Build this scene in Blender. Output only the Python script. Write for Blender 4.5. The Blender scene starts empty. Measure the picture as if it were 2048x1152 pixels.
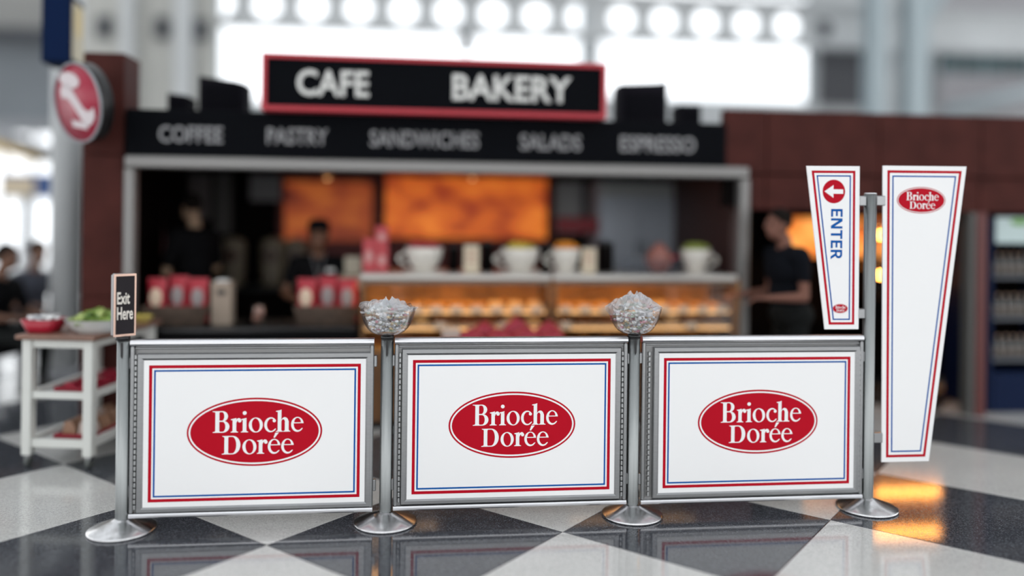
import bpy, math, random
import numpy as np
from mathutils import Vector, Matrix
from mathutils.geometry import tessellate_polygon
random.seed(7)
PI = math.pi
SC = bpy.context.scene
COL = SC.collection

# ------------------------------------------------------------------ camera
FPX, PPY, ROLL, YAW, HCAM = 1640.0, 433.2, 0.01178, math.atan(0.1131), 1.63
cd = bpy.data.cameras.new('camera'); cam = bpy.data.objects.new('camera', cd); COL.objects.link(cam)
_f = Vector((math.sin(YAW), math.cos(YAW), 0)); _r = Vector((math.cos(YAW), -math.sin(YAW), 0)); _u = Vector((0, 0, 1))
_rr = _r * math.cos(ROLL) + _u * math.sin(ROLL); _uu = _u * math.cos(ROLL) - _r * math.sin(ROLL)
_m = Matrix((_rr, _uu, -_f)).transposed().to_4x4(); _m.translation = (0, 0, HCAM)
cam.matrix_world = _m
cd.sensor_width = 36.0; cd.lens = 36.0 * FPX / 2048.0
cd.shift_y = -(576 - PPY) / 2048.0
cd.clip_start = 0.05; cd.clip_end = 300
cd.dof.use_dof = True; cd.dof.focus_distance = 4.40
APERTURE = 0.165
cd.dof.aperture_fstop = (cd.lens / 1000.0) / APERTURE
SC.camera = cam
# ------------------------------------------------------------------ world / light / exposure
w = bpy.data.worlds.new('sky'); SC.world = w; w.use_nodes = True
bg = w.node_tree.nodes['Background']; bg.inputs[0].default_value = (0.975, 0.988, 1.0, 1); bg.inputs[1].default_value = 2.35
SC.view_settings.view_transform = 'Standard'
try: SC.view_settings.look = 'None'
except Exception: pass
SC.view_settings.gamma = 1.0; SC.view_settings.use_curve_mapping = False
SC.view_settings.exposure = 0.0

def ray(px, py):
    x, y = px - 1024, py - PPY; c, s = math.cos(ROLL), math.sin(ROLL)
    x, y = c * x + s * y, -s * x + c * y
    return (x * math.cos(YAW) + FPX * math.sin(YAW), -x * math.sin(YAW) + FPX * math.cos(YAW), -y)
def at(px, py, Y):            # photograph pixel -> world point on the vertical plane y = Y
    d = ray(px, py); t = Y / d[1]
    return Vector((d[0] * t, Y, HCAM + d[2] * t))
def onz(px, py, z=0.0):       # photograph pixel -> world point at height z
    d = ray(px, py); t = (z - HCAM) / d[2]
    return Vector((d[0] * t, d[1] * t, z))

# ------------------------------------------------------------------ materials
MATS = {}
def mat(name, col, rough=0.5, metal=0.0, emit=None, es=0.0, trans=0.0, alpha=1.0, ior=1.45, var=0.0, vscale=8.0, bump=0.0, bscale=40.0, spec=None, stretch=None):
    if name in MATS: return MATS[name]
    m = bpy.data.materials.new(name); m.use_nodes = True; nt = m.node_tree; b = nt.nodes['Principled BSDF']
    b.inputs['Base Color'].default_value = (*col, 1); b.inputs['Roughness'].default_value = rough; b.inputs['Metallic'].default_value = metal
    b.inputs['IOR'].default_value = ior; b.inputs['Transmission Weight'].default_value = trans; b.inputs['Alpha'].default_value = alpha
    if spec is not None: b.inputs['Specular IOR Level'].default_value = spec
    if emit: b.inputs['Emission Color'].default_value = (*emit, 1); b.inputs['Emission Strength'].default_value = es
    if var or bump:
        tc = nt.nodes.new('ShaderNodeTexCoord'); mp = nt.nodes.new('ShaderNodeMapping'); nt.links.new(tc.outputs['Object'], mp.inputs[0])
        if stretch: mp.inputs['Scale'].default_value = stretch
        if var:
            n = nt.nodes.new('ShaderNodeTexNoise'); n.inputs['Scale'].default_value = vscale; n.inputs['Detail'].default_value = 4; nt.links.new(mp.outputs[0], n.inputs['Vector'])
            r = nt.nodes.new('ShaderNodeValToRGB'); r.color_ramp.elements[0].position = .3; r.color_ramp.elements[1].position = .7
            r.color_ramp.elements[0].color = (*[max(0, c * (1 - var)) for c in col], 1); r.color_ramp.elements[1].color = (*[min(1, c * (1 + var)) for c in col], 1)
            nt.links.new(n.outputs['Fac'], r.inputs[0]); nt.links.new(r.outputs[0], b.inputs['Base Color'])
        if bump:
            n2 = nt.nodes.new('ShaderNodeTexNoise'); n2.inputs['Scale'].default_value = bscale; nt.links.new(mp.outputs[0], n2.inputs['Vector'])
            bp = nt.nodes.new('ShaderNodeBump'); bp.inputs['Strength'].default_value = bump; bp.inputs['Distance'].default_value = .01
            nt.links.new(n2.outputs['Fac'], bp.inputs['Height']); nt.links.new(bp.outputs[0], b.inputs['Normal'])
    MATS[name] = m; return m
def terrazzo(name, base, c1, c2, rough=0.1):
    m = bpy.data.materials.new(name); m.use_nodes = True; nt = m.node_tree; b = nt.nodes['Principled BSDF']
    g = nt.nodes.new('ShaderNodeNewGeometry')
    v = nt.nodes.new('ShaderNodeTexVoronoi'); v.inputs['Scale'].default_value = 190; nt.links.new(g.outputs['Position'], v.inputs['Vector'])
    s = nt.nodes.new('ShaderNodeSeparateColor'); nt.links.new(v.outputs['Color'], s.inputs[0])
    r = nt.nodes.new('ShaderNodeValToRGB'); e = r.color_ramp.elements; r.color_ramp.interpolation = 'CONSTANT'
    e[0].position = 0; e[0].color = (*c1, 1); e[1].position = .18; e[1].color = (*base, 1); k = e.new(.82); k.color = (*c2, 1)
    nt.links.new(s.outputs[0], r.inputs[0])
    n = nt.nodes.new('ShaderNodeTexNoise'); n.inputs['Scale'].default_value = 1.7; n.inputs['Detail'].default_value = 5; nt.links.new(g.outputs['Position'], n.inputs['Vector'])
    mr = nt.nodes.new('ShaderNodeMapRange'); mr.inputs[3].default_value = .88; mr.inputs[4].default_value = 1.1; nt.links.new(n.outputs['Fac'], mr.inputs[0])
    mx = nt.nodes.new('ShaderNodeMix'); mx.data_type = 'RGBA'; mx.blend_type = 'MULTIPLY'; mx.inputs[0].default_value = 1
    nt.links.new(r.outputs[0], mx.inputs[6]); nt.links.new(mr.outputs[0], mx.inputs[7]); nt.links.new(mx.outputs[2], b.inputs['Base Color'])
    rr = nt.nodes.new('ShaderNodeMapRange'); rr.inputs[3].default_value = rough * .75; rr.inputs[4].default_value = rough * 1.3; nt.links.new(n.outputs['Fac'], rr.inputs[0]); nt.links.new(rr.outputs[0], b.inputs['Roughness'])
    b.inputs['IOR'].default_value = 1.5
    MATS[name] = m; return m
def thinglass(name, tint=(1, 1, 1), gl=0.08, rough=0.03):
    m = bpy.data.materials.new(name); m.use_nodes = True; nt = m.node_tree; nt.nodes.clear()
    o = nt.nodes.new('ShaderNodeOutputMaterial'); t = nt.nodes.new('ShaderNodeBsdfTransparent'); t.inputs[0].default_value = (*tint, 1)
    g = nt.nodes.new('ShaderNodeBsdfGlossy'); g.inputs['Roughness'].default_value = rough
    f = nt.nodes.new('ShaderNodeLayerWeight'); f.inputs[0].default_value = .5
    pw = nt.nodes.new('ShaderNodeMath'); pw.operation = 'POWER'; pw.inputs[1].default_value = 4.0; nt.links.new(f.outputs['Facing'], pw.inputs[0])
    a = nt.nodes.new('ShaderNodeMath'); a.operation = 'MULTIPLY_ADD'; a.inputs[1].default_value = .7; a.inputs[2].default_value = gl; nt.links.new(pw.outputs[0], a.inputs[0])
    x = nt.nodes.new('ShaderNodeMixShader'); nt.links.new(a.outputs[0], x.inputs[0]); nt.links.new(t.outputs[0], x.inputs[1]); nt.links.new(g.outputs[0], x.inputs[2]); nt.links.new(x.outputs[0], o.inputs[0])
    MATS[name] = m; return m

alu = mat('aluminium', (.30, .305, .31), .36, 1.0, var=.06, vscale=30, stretch=(1, 1, 12))
alu_rail = mat('highlit_aluminium', (.74, .74, .76), .3, 1.0)  # lighter than the frame: the rails' bright highlight is put into the colour
steel = mat('brushed_steel', (.60, .60, .61), .24, 1.0, var=.08, vscale=50, stretch=(1, 1, .1))
knuck = mat('hinge_grey', (.42, .43, .43), .42, 1.0)
darkgap = mat('dark_gap', (.02, .02, .022), .6)
blackp = mat('black_plastic', (.008, .008, .009), .35)
board = mat('white_board', (.83, .83, .83), .45, spec=.3)
red = mat('print_red', (.43, .005, .017), .5, spec=.08)
blue = mat('print_blue', (.004, .085, .33), .5, spec=.08)
white = mat('print_white', (.82, .82, .82), .45, spec=.3)
awn = mat('fascia_black', (.004, .0045, .006), .7, spec=.03)
polem = mat('pole_grey', (.27, .285, .285), .38, 1.0)
letter = mat('fascia_letter', (.26, .26, .27), .5)
signframe = mat('sign_red_frame', (.42, .015, .03), .4)
brown = mat('red_brown_panel', (.056, .015, .012), .6, var=.2, vscale=5, spec=.12)
shopdark = mat('shop_dark', (.005, .004, .004), .8, spec=.03)
silver = mat('header_silver', (.22, .215, .21), .45, .5)
hallwhite = mat('hall_paint', (.55, .57, .58), .6, var=.06, vscale=1.2)
hallgrey = mat('hall_grey', (.30, .31, .33), .7)
halldark = mat('hall_dark', (.07, .075, .085), .7)
hallblue = mat('hall_steel_blue', (.40, .47, .50), .5)
glassm = thinglass('window_glass', (.98, .99, 1), .02)
caseglass = thinglass('case_glass', (.97, .95, .92), .03)

# ------------------------------------------------------------------ mesh helpers
class MB:
    def __init__(s): s.v = []; s.f = []; s.mi = []; s.sm = []
    def add(s, vs, fs, mi=0, sm=False):
        o = len(s.v); s.v += [tuple(v) for v in vs]
        for f in fs: s.f.append(tuple(i + o for i in f)); s.mi.append(mi); s.sm.append(sm)
        return s
    def box(s, a, b, mi=0, bev=0.0, M=None):
        x0, y0, z0 = [min(p, q) for p, q in zip(a, b)]; x1, y1, z1 = [max(p, q) for p, q in zip(a, b)]
        if bev > 0:
            bev = min(bev, .45 * min(x1 - x0, y1 - y0, z1 - z0)); vs = []; idx = {}
            for ix, X in enumerate((x0, x1)):
                for iy, Y in enumerate((y0, y1)):
                    for iz, Z in enumerate((z0, z1)):
                        for ax in range(3):
                            p = [X + (bev if ix == 0 else -bev), Y + (bev if iy == 0 else -bev), Z + (bev if iz == 0 else -bev)]
                            p[ax] = (X, Y, Z)[ax]; idx[ix, iy, iz, ax] = len(vs); vs.append(p)
            fs = []
            for ax in range(3):
                o = [i for i in range(3) if i != ax]
                for sd in (0, 1):
                    q = []
                    for a1, a2 in ((0, 0), (1, 0), (1, 1), (0, 1)):
                        k = [0, 0, 0]; k[ax] = sd; k[o[0]] = a1; k[o[1]] = a2; q.append(idx[(*k, ax)])
                    fs.append(q)
            for ax in range(3):       # edges along ax
                o = [i for i in range(3) if i != ax]
                for a1 in (0, 1):
                    for a2 in (0, 1):
                        k0 = [0, 0, 0]; k0[o[0]] = a1; k0[o[1]] = a2; k1 = list(k0); k1[ax] = 1
                        fs.append([idx[(*k0, o[0])], idx[(*k1, o[0])], idx[(*k1, o[1])], idx[(*k0, o[1])]])
            for ix in (0, 1):
                for iy in (0, 1):
                    for iz in (0, 1): fs.append([idx[ix, iy, iz, 0], idx[ix, iy, iz, 1], idx[ix, iy, iz, 2]])
        else:
            vs = [(x0, y0, z0), (x1, y0, z0), (x1, y1, z0), (x0, y1, z0), (x0, y0, z1), (x1, y0, z1), (x1, y1, z1), (x0, y1, z1)]
            fs = [(0, 3, 2, 1), (4, 5, 6, 7), (0, 1, 5, 4), (1, 2, 6, 5), (2, 3, 7, 6), (3, 0, 4, 7)]
        if M: vs = [M @ Vector(v) for v in vs]
        return s.add(vs, fs, mi)
    def lathe(s, prof, n=32, mi=0, c=(0, 0, 0), M=None, sm=True, wob=None, close=False):
        vs = []; fs = []
        for k, (r, z) in enumerate(prof):
            for i in range(n):
                a = 2 * PI * i / n; rr = r; zz = z
                if wob: rr, zz = wob(r, z, a, k)
                vs.append(Vector((c[0] + rr * math.cos(a), c[1] + rr * math.sin(a), c[2] + zz)))
        for k in range(len(prof) - 1):
            for i in range(n): j = (i + 1) % n; fs.append((k * n + i, k * n + j, (k + 1) * n + j, (k + 1) * n + i))
        if M: vs = [M @ v for v in vs]
        s.add(vs, fs, mi, sm)
        if not close:
            o = len(s.v) - len(vs)
            if prof[0][0] > 1e-6: s.f.append(tuple(o + i for i in range(n))[::-1]); s.mi.append(mi); s.sm.append(False)
            if prof[-1][0] > 1e-6: s.f.append(tuple(o + (len(prof) - 1) * n + i for i in range(n))); s.mi.append(mi); s.sm.append(False)
        return s
    def tube(s, p0, p1, r0, r1=None, n=12, mi=0, sm=True):
        p0, p1 = Vector(p0), Vector(p1); r1 = r0 if r1 is None else r1; d = p1 - p0
        M = Matrix.Translation(p0) @ d.to_track_quat('Z', 'Y').to_matrix().to_4x4()
        return s.lathe([(r0, 0), (r1, d.length)], n, mi, M=M, sm=sm)
    def path(s, pts, r, n=8, mi=0):
        for a, b in zip(pts[:-1], pts[1:]): s.tube(a, b, r, r, n, mi)
        return s
    def ball(s, c, r, n=16, m=10, mi=0, M=None):
        rx, ry, rz = (r, r, r) if not hasattr(r, '__len__') else r
        vs = []; fs = []
        for k in range(m + 1):
            t = PI * k / m
            for i in range(n):
                a = 2 * PI * i / n; vs.append(Vector((c[0] + rx * math.sin(t) * math.cos(a), c[1] + ry * math.sin(t) * math.sin(a), c[2] + rz * math.cos(t))))
        for k in range(m):
            for i in range(n): j = (i + 1) % n; fs.append((k * n + i, (k + 1) * n + i, (k + 1) * n + j, k * n + j))
        if M: vs = [M @ v for v in vs]
        return s.add(vs, fs, mi, True)
    def prism(s, loops, y0, y1, mi=0, M=None):          # polygons (outer, holes...) in x,z; from y0 (front) to y1
        flat = [p for l in loops for p in l]
        tri = tessellate_polygon([[Vector((p[0], p[1], 0)) for p in l] for l in loops]); n = len(flat)
        vs = [Vector((p[0], y0, p[1])) for p in flat] + [Vector((p[0], y1, p[1])) for p in flat]
        fs = [tuple(t) for t in tri] + [tuple(n + i for i in t[::-1]) for t in tri]
        o = 0
        for l in loops:
            k = len(l)
            for i in range(k): j = (i + 1) % k; fs.append((o + i, o + j, n + o + j, n + o + i))
            o += k
        if M: vs = [M @ v for v in vs]
        return s.add(vs, fs, mi)
    def mesh(s, name, mats):
        me = bpy.data.meshes.new(name); me.from_pydata(s.v, [], s.f); me.update()
        for m in (mats if isinstance(mats, (list, tuple)) else [mats]): me.materials.append(m)
        me.polygons.foreach_set('material_index', s.mi); me.polygons.foreach_set('use_smooth', s.sm)
        return me
    def build(s, name, mats, parent=None, fix=True):
        me = s.mesh(name, mats)
        if fix:
            import bmesh
            bm = bmesh.new(); bm.from_mesh(me); bmesh.ops.recalc_face_normals(bm, faces=bm.faces); bm.to_mesh(me); bm.free()
        return link(name, me, parent)
def link(name, me, parent=None):
    o = bpy.data.objects.new(name, me); COL.objects.link(o)
    if parent: o.parent = parent
    return o
def tag(o, label=None, cat=None, group=None, kind=None):
    if label: o['label'] = label
    if cat: o['category'] = cat
    if group: o['group'] = group
    if kind: o['kind'] = kind
    return o
def thing(name, label, cat, loc=(0, 0, 0), rz=0.0, group=None):
    o = bpy.data.objects.new(name, None); COL.objects.link(o); o.empty_display_size = .05
    o.location = loc; o.rotation_euler = (0, 0, rz); return tag(o, label, cat, group)
def struct(name, mb, m, parent=None):
    o = mb.build(name, m, parent)
    if not parent: o['kind'] = 'structure'
    return o
def copytree(o, loc=None, rz=None, label=None, parent=None):
    c = o.copy(); COL.objects.link(c)
    if parent: c.parent = parent
    if loc is not None: c.location = loc
    if rz is not None: c.rotation_euler = (0, 0, rz)
    if label: c['label'] = label
    for ch in list(o.children): copytree(ch, parent=c)
    return c
def textmesh(s, bold=0.0, extrude=0.0):
    cu = bpy.data.curves.new('t', 'FONT'); cu.body = s; cu.extrude = extrude; cu.offset = bold; cu.resolution_u = 3; cu.align_x = 'CENTER'
    o = bpy.data.objects.new('t', cu); COL.objects.link(o)
    dg = bpy.context.evaluated_depsgraph_get(); me = bpy.data.meshes.new_from_object(o.evaluated_get(dg))
    bpy.data.objects.remove(o); bpy.data.curves.remove(cu); return me
def text(name, s, m, parent, M, w, h, bold=0.0, depth=.004):      # lettering in local x,z facing -y, box w x h centred
    me = textmesh(s, bold, .01); n = len(me.vertices); co = np.zeros(n * 3); me.vertices.foreach_get('co', co); co = co.reshape(-1, 3)
    mn, mx = co.min(0), co.max(0); c = (mn + mx) / 2
    out = np.zeros_like(co); out[:, 0] = (co[:, 0] - c[0]) / (mx[0] - mn[0]) * w; out[:, 2] = (co[:, 1] - c[1]) / (mx[1] - mn[1]) * h; out[:, 1] = -(co[:, 2] - c[2]) / .02 * depth
    R = np.array(M); out = out @ R[:3, :3].T + R[:3, 3]
    me.vertices.foreach_set('co', out.ravel()); me.update(); me.materials.clear(); me.materials.append(m)
    return link(name, me, parent)
def ell(cx, cz, a, b, n=48, t0=0.0, t1=2 * PI, rot=0.0):
    full = abs(t1 - t0 - 2 * PI) < 1e-6; k = n if full else n + 1; r = []
    for i in range(k):
        t = t0 + (t1 - t0) * i / n; x, z = a * math.cos(t), b * math.sin(t)
        r.append((cx + x * math.cos(rot) - z * math.sin(rot), cz + x * math.sin(rot) + z * math.cos(rot)))
    return r
def rect(x0, z0, x1, z1): return [(x0, z0), (x1, z0), (x1, z1), (x0, z1)]

# ------------------------------------------------------------------ floor
TS = 1.05
tile_ang = math.radians(53.29) - YAW
def c2w(x, y): return Vector((x * math.cos(YAW) + y * math.sin(YAW), -x * math.sin(YAW) + y * math.cos(YAW), 0))
G0 = c2w(-1.131 * TS, 3.843 * TS); VD = Vector((math.cos(tile_ang), math.sin(tile_ang), 0)); UD = Vector((math.sin(tile_ang), -math.cos(tile_ang), 0))
t_white = terrazzo('terrazzo_white', (.50, .50, .485), (.40, .40, .39), (.58, .58, .57), .085)
t_dark = terrazzo('terrazzo_dark', (.050, .054, .064), (.022, .024, .030), (.105, .112, .125), .08)
def checker_floor():
    m = bpy.data.materials.new('terrazzo_far'); m.use_nodes = True; nt = m.node_tree; b = nt.nodes['Principled BSDF']; N = nt.nodes.new; L = nt.links.new
    g = N('ShaderNodeNewGeometry')
    def dot(v, off):
        d = N('ShaderNodeVectorMath'); d.operation = 'DOT_PRODUCT'; d.inputs[1].default_value = tuple(v / TS); L(g.outputs['Position'], d.inputs[0])
        a = N('ShaderNodeMath'); a.operation = 'ADD'; a.inputs[1].default_value = off; L(d.outputs['Value'], a.inputs[0]); return a
    u = dot(UD, 100 - G0.dot(UD) / TS); v = dot(VD, 100 - G0.dot(VD) / TS)
    fl = []; ed = []
    for q in (u, v):
        a = N('ShaderNodeMath'); a.operation = 'FLOOR'; L(q.outputs[0], a.inputs[0]); fl.append(a)
        p = N('ShaderNodeMath'); p.operation = 'PINGPONG'; p.inputs[1].default_value = .5; L(q.outputs[0], p.inputs[0]); ed.append(p)
    s = N('ShaderNodeMath'); s.operation = 'ADD'; L(fl[0].outputs[0], s.inputs[0]); L(fl[1].outputs[0], s.inputs[1])
    mo = N('ShaderNodeMath'); mo.operation = 'MODULO'; mo.inputs[1].default_value = 2; L(s.outputs[0], mo.inputs[0])
    mn = N('ShaderNodeMath'); mn.operation = 'MINIMUM'; L(ed[0].outputs[0], mn.inputs[0]); L(ed[1].outputs[0], mn.inputs[1])
    lt = N('ShaderNodeMath'); lt.operation = 'LESS_THAN'; lt.inputs[1].default_value = .006; L(mn.outputs[0], lt.inputs[0])
    x = N('ShaderNodeMix'); x.data_type = 'RGBA'; x.inputs[6].default_value = (.052, .056, .066, 1); x.inputs[7].default_value = (.5, .5, .485, 1); L(mo.outputs[0], x.inputs[0])
    y = N('ShaderNodeMix'); y.data_type = 'RGBA'; y.inputs[7].default_value = (.13, .06, .05, 1); L(lt.outputs[0], y.inputs[0]); L(x.outputs[2], y.inputs[6]); L(y.outputs[2], b.inputs['Base Color'])
    b.inputs['Roughness'].default_value = .13; b.inputs['IOR'].default_value = 1.5
    return m
floor = struct('floor', MB().box((-30, -12, -.3), (30, 45, -.004)), checker_floor())
def tilemesh(n, m):
    h = TS / 2 - .0025; c = .0015; mb = MB()
    vs = [(-h, -h, -.006), (h, -h, -.006), (h, h, -.006), (-h, h, -.006), (-h, -h, -c), (h, -h, -c), (h, h, -c), (-h, h, -c), (-h + c, -h + c, 0), (h - c, -h + c, 0), (h - c, h - c, 0), (-h + c, h - c, 0)]
    fs = [(0, 1, 5, 4), (1, 2, 6, 5), (2, 3, 7, 6), (3, 0, 4, 7), (4, 5, 9, 8), (5, 6, 10, 9), (6, 7, 11, 10), (7, 4, 8, 11), (8, 9, 10, 11)]
    return mb.add(vs, fs).mesh(n, m)
tm = [tilemesh('floor_tile_dark', t_dark), tilemesh('floor_tile_white', t_white)]
for iu in range(-12, 13):
    for iv in range(-12, 13):
        p = G0 + UD * TS * (iu + .5) + VD * TS * (iv + .5)
        d = p.x * math.sin(YAW) + p.y * math.cos(YAW); lat = p.x * math.cos(YAW) - p.y * math.sin(YAW)
        if 2.4 < d < 9.2 and abs(lat) < d * .66 + 1.0:
            o = link('floor_tile', tm[(iu + iv) % 2], floor); o.location = p; o.rotation_euler = (0, 0, tile_ang)

# ------------------------------------------------------------------ terminal hall
YW = 16.0
def wbox(mb, px0, py0, px1, py1, Y, th=.2, mi=0, bev=0.0):      # a slab that fills a pixel rectangle measured at depth Y
    pm = ((px0 + px1) / 2, (py0 + py1) / 2)
    x0 = at(px0, pm[1], Y).x; x1 = at(px1, pm[1], Y).x; z1 = at(pm[0], py0, Y).z; z0 = at(pm[0], py1, Y).z
    return mb.box((x0, Y, z0), (x1, Y + th, z1), mi, bev)
ZT = 7.0
def X(px, Y, py=200): return at(px, py, Y).x
def Z(py, Y, px=1024): return at(px, py, Y).z
w1 = (X(432, YW), X(1166, YW), Z(215, YW, 800), 6.3); w2 = (X(1195, YW), X(1623, YW), Z(203, YW, 1400), 6.3)
mb = MB()
zt1, zb = w1[3], w2[2]
mb.box((X(150, YW), YW, zb - 3.9), (w1[0], YW + .3, ZT)); mb.box((w1[0], YW, w1[3]), (w1[1], YW + .3, ZT)); mb.box((w1[1], YW, zb - 3.9), (w2[0], YW + .3, ZT))
mb.box((w2[0], YW, w2[3]), (w2[1], YW + .3, ZT)); mb.box((w2[1], YW, zb - 3.9), (14, YW + .3, ZT)); mb.box((w1[0], YW, zb - 3.9), (w1[1], YW + .3, w1[2])); mb.box((w2[0], YW, zb - 3.9), (w2[1], YW + .3, w2[2]))
struct('wall_back', mb, hallwhite)
for i, (a, b, c, d) in enumerate((w1, w2)):
    fr = MB(); t = .06
    fr.box((a, YW + .05, c), (b, YW + .15, c + t)); fr.box((a, YW + .05, d - t), (b, YW + .15, d)); fr.box((a, YW + .05, c + t), (a + t, YW + .15, d - t)); fr.box((b - t, YW + .05, c + t), (b, YW + .15, d - t))
    wf = struct('window_%d' % (i + 1), fr, hallblue)
    n = (4, 2)[i]
    for k in range(n):
        xa, xb = a + t + (b - a - 2 * t) * k / n, a + t + (b - a - 2 * t) * (k + 1) / n
        MB().box((xa + .01, YW + .09, c + t), (xb - .01, YW + .105, d - t)).build('pane', glassm, wf)
mb = MB()          # glazed roof: white ribs with skylights between
for k in range(13): mb.box((-24, -9.0 + k * 2.1, 7.2), (24, -9.0 + k * 2.1 + 1.0, 7.4))
for k in range(13): mb.box((-24 + k * 4 - .15, -9, 7.02), (-24 + k * 4 + .15, 16.3, 7.2))
ceil = struct('ceiling', mb, hallwhite)
for k in range(12): MB().box((-24, -8.0 + k * 2.1, 7.28), (24, -8.0 + k * 2.1 + 1.1, 7.29)).build('skylight_pane', glassm, ceil)
# perforated roof beam in front of the windows
YB = 14.0
holes = [(440, 10), (530, 12), (625, 15), (718, 19), (808, 22), (895, 26), (984, 29), (1071, 32), (1157, 35), (1245, 37), (1330, 41), (1412, 44), (1495, 48), (1575, 51), (1655, 55)]
beam = MB(); hz = at(1330, 41, YB).z; hx = [at(px, py, YB).x for px, py in holes]; sp = (hx[-1] - hx[0]) / (len(hx) - 1); hr = .222
zb0, zb1 = hz - .32, hz + .37
for k in range(len(hx)):
    cx = hx[0] + sp * k
    beam.prism([rect(cx - sp / 2, zb0, cx + sp / 2, zb1), ell(cx, hz, hr, hr, 28)[::-1]], YB, YB + .04)
xa, xb = hx[0] - sp / 2, hx[-1] + sp / 2
beam.box((xa - 2.2, YB, zb0), (xa, YB + .04, zb1)); beam.box((xb, YB, zb0), (xb + 6, YB + .04, zb1))
bo = thing('perforated_roof_beam', 'long pale roof beam pierced by a row of round holes above the windows', 'beam', (0, 0, 0))
beam.build('web_plate', hallwhite, bo)
MB().box((xa - 2.2, YB - .1, zb1), (xb + 6, YB + .14, zb1 + .05)).build('top_flange', hallwhite, bo)
MB().box((xa - 2.2, YB - .1, zb0 - .05), (xb + 6, YB + .14, zb0)).build('bottom_flange', hallwhite, bo)
dk = at(1655, 55, YB + .1); MB().lathe([(hr * .75, 0), (hr * .75, .1)], 20, M=Matrix.Translation((hx[-1], YB + .15, hz)) @ Matrix.Rotation(-PI / 2, 4, 'X')).build('unlit_hole_disc', halldark, bo)  # dark disc stands in for the shade in the last, unlit hole
# columns on the right
def ibeam(mb, x, Y, z0, z1, w_, d):
    mb.box((x - w_ / 2, Y, z0), (x + w_ / 2, Y + .03, z1)); mb.box((x - w_ / 2, Y + d - .03, z0), (x + w_ / 2, Y + d, z1)); mb.box((x - .02, Y + .03, z0), (x + .02, Y + d - .03, z1))
for px, wpx, lab in ((1758, 34, 'slim pale steel roof column right of the bright window'), (1838, 46, 'wide pale steel roof column with a diagonal brace near the right edge')):
    t = thing('roof_column', lab, 'column', (X(px, 12.8), 12.8, 0), 0, 'steel columns above the right shop')
    mb = MB(); ibeam(mb, 0, 0, 0, 7.2, wpx * 13 / FPX, .3); mb.build('shaft', hallblue, t)
    MB().box((-.25, -.08, 0), (.25, .38, .03)).build('base_plate', hallblue, t)
    if wpx > 40:
        mb = MB(); a = at(1845, 60, 12.8); b = at(1905, -40, 12.8); mb.tube((a.x - t.location.x, .1, a.z), (b.x - t.location.x, .1, b.z), .09, n=10); mb.build('diagonal_brace', hallblue, t)
# right back wall with ribbon windows
mb = MB(); wbox(mb, 1640, 98, 1738, 212, YW - .1, .095); o = mb.build('dark_louvre_panel', mat('louvre_grey', (.10, .10, .11), .7)); tag(o, 'dark grey panel right of the bright window between pale columns', 'panel')
for k in range(5): p = MB(); wbox(p, 1643, 104 + k * 21, 1735, 109 + k * 21, YW - .14, .05); p.build('slat', halldark, o)
t = thing('ribbon_window_wall', 'far grey wall strip with a dark teal ribbon of windows at the right edge', 'wall panel', (0, 0, 0))
mb = MB(); wbox(mb, 1880, -60, 2160, 110, 15.2, .1); wbox(mb, 1880, 150, 2160, 222, 15.2, .1); mb.build('cladding', mat('clad', (.36, .35, .37), .6), t)
for k in range(6): mb = MB(); wbox(mb, 1882 + k * 46, 112, 1922 + k * 46, 148, 15.22, .05); mb.build('pane', mat('teal_pane', (.10, .15, .16), .25, var=.4, vscale=3), t)
mb = MB(); a = at(1895, 222, 14.4); b = at(2140, 165, 14.4); mb.tube(a, b, .11, n=10); o = mb.build('sloping_pipe', hallblue); tag(o, 'pale blue sloping pipe above the brown fascia at the right edge', 'pipe')
# left concourse structure
t = thing('service_wall', 'pale grey upper wall with small square openings left of the bright window', 'wall panel', (0, 0, 0))
mb = MB(); wbox(mb, 165, -60, 428, 400, 13.6, .15); mb.build('cladding', mat('pale_clad', (.50, .50, .47), .6, var=.05), t)
for px, py in ((206, 52), (322, 54), (400, 58)):
    mb = MB(); wbox(mb, px - 15, py - 22, px + 15, py + 22, 13.52, .08, bev=.02); mb.build('square_opening', halldark, t)
for px, wp in ((250, 26), (362, 34)):
    mb = MB(); wbox(mb, px - wp / 2, -60, px + wp / 2, 400, 13.3, .2, bev=.03); mb.build('pilaster', hallwhite, t)
mb = MB(); wbox(mb, -260, 70, 170, 240, 18, .3); struct('wall_bulkhead', mb, mat('bulkhead', (.20, .22, .24), .7, var=.1, vscale=.6))
mb = MB(); wbox(mb, -260, 52, 190, 72, 17.6, .4); struct('trim_1', mb, halldark)
mb = MB(); wbox(mb, -260, -80, 190, 52, 17.9, .3); struct('wall_upper_left', mb, mat('upl', (.30, .30, .29), .7))
mb = MB(); wbox(mb, -260, 240, 120, 262, 17.0, .5); struct('trim_2', mb, hallgrey)
mb = MB(); a = at(-60, 275, 15); b = at(80, 322, 15); mb.tube(a, b, .07, n=8); o = mb.build('yellow_handrail', mat('yellow_rail', (.62, .40, .10), .5)); tag(o, 'yellow sloping rail high up at the far left', 'rail')
mb = MB(); a = at(-60, 262, 15.4); b = at(110, 312, 15.4); mb.tube(a, b, .16, n=8); o = mb.build('sloping_girder', hallgrey); tag(o, 'grey sloping girder behind the yellow rail at far left', 'girder')
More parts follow.
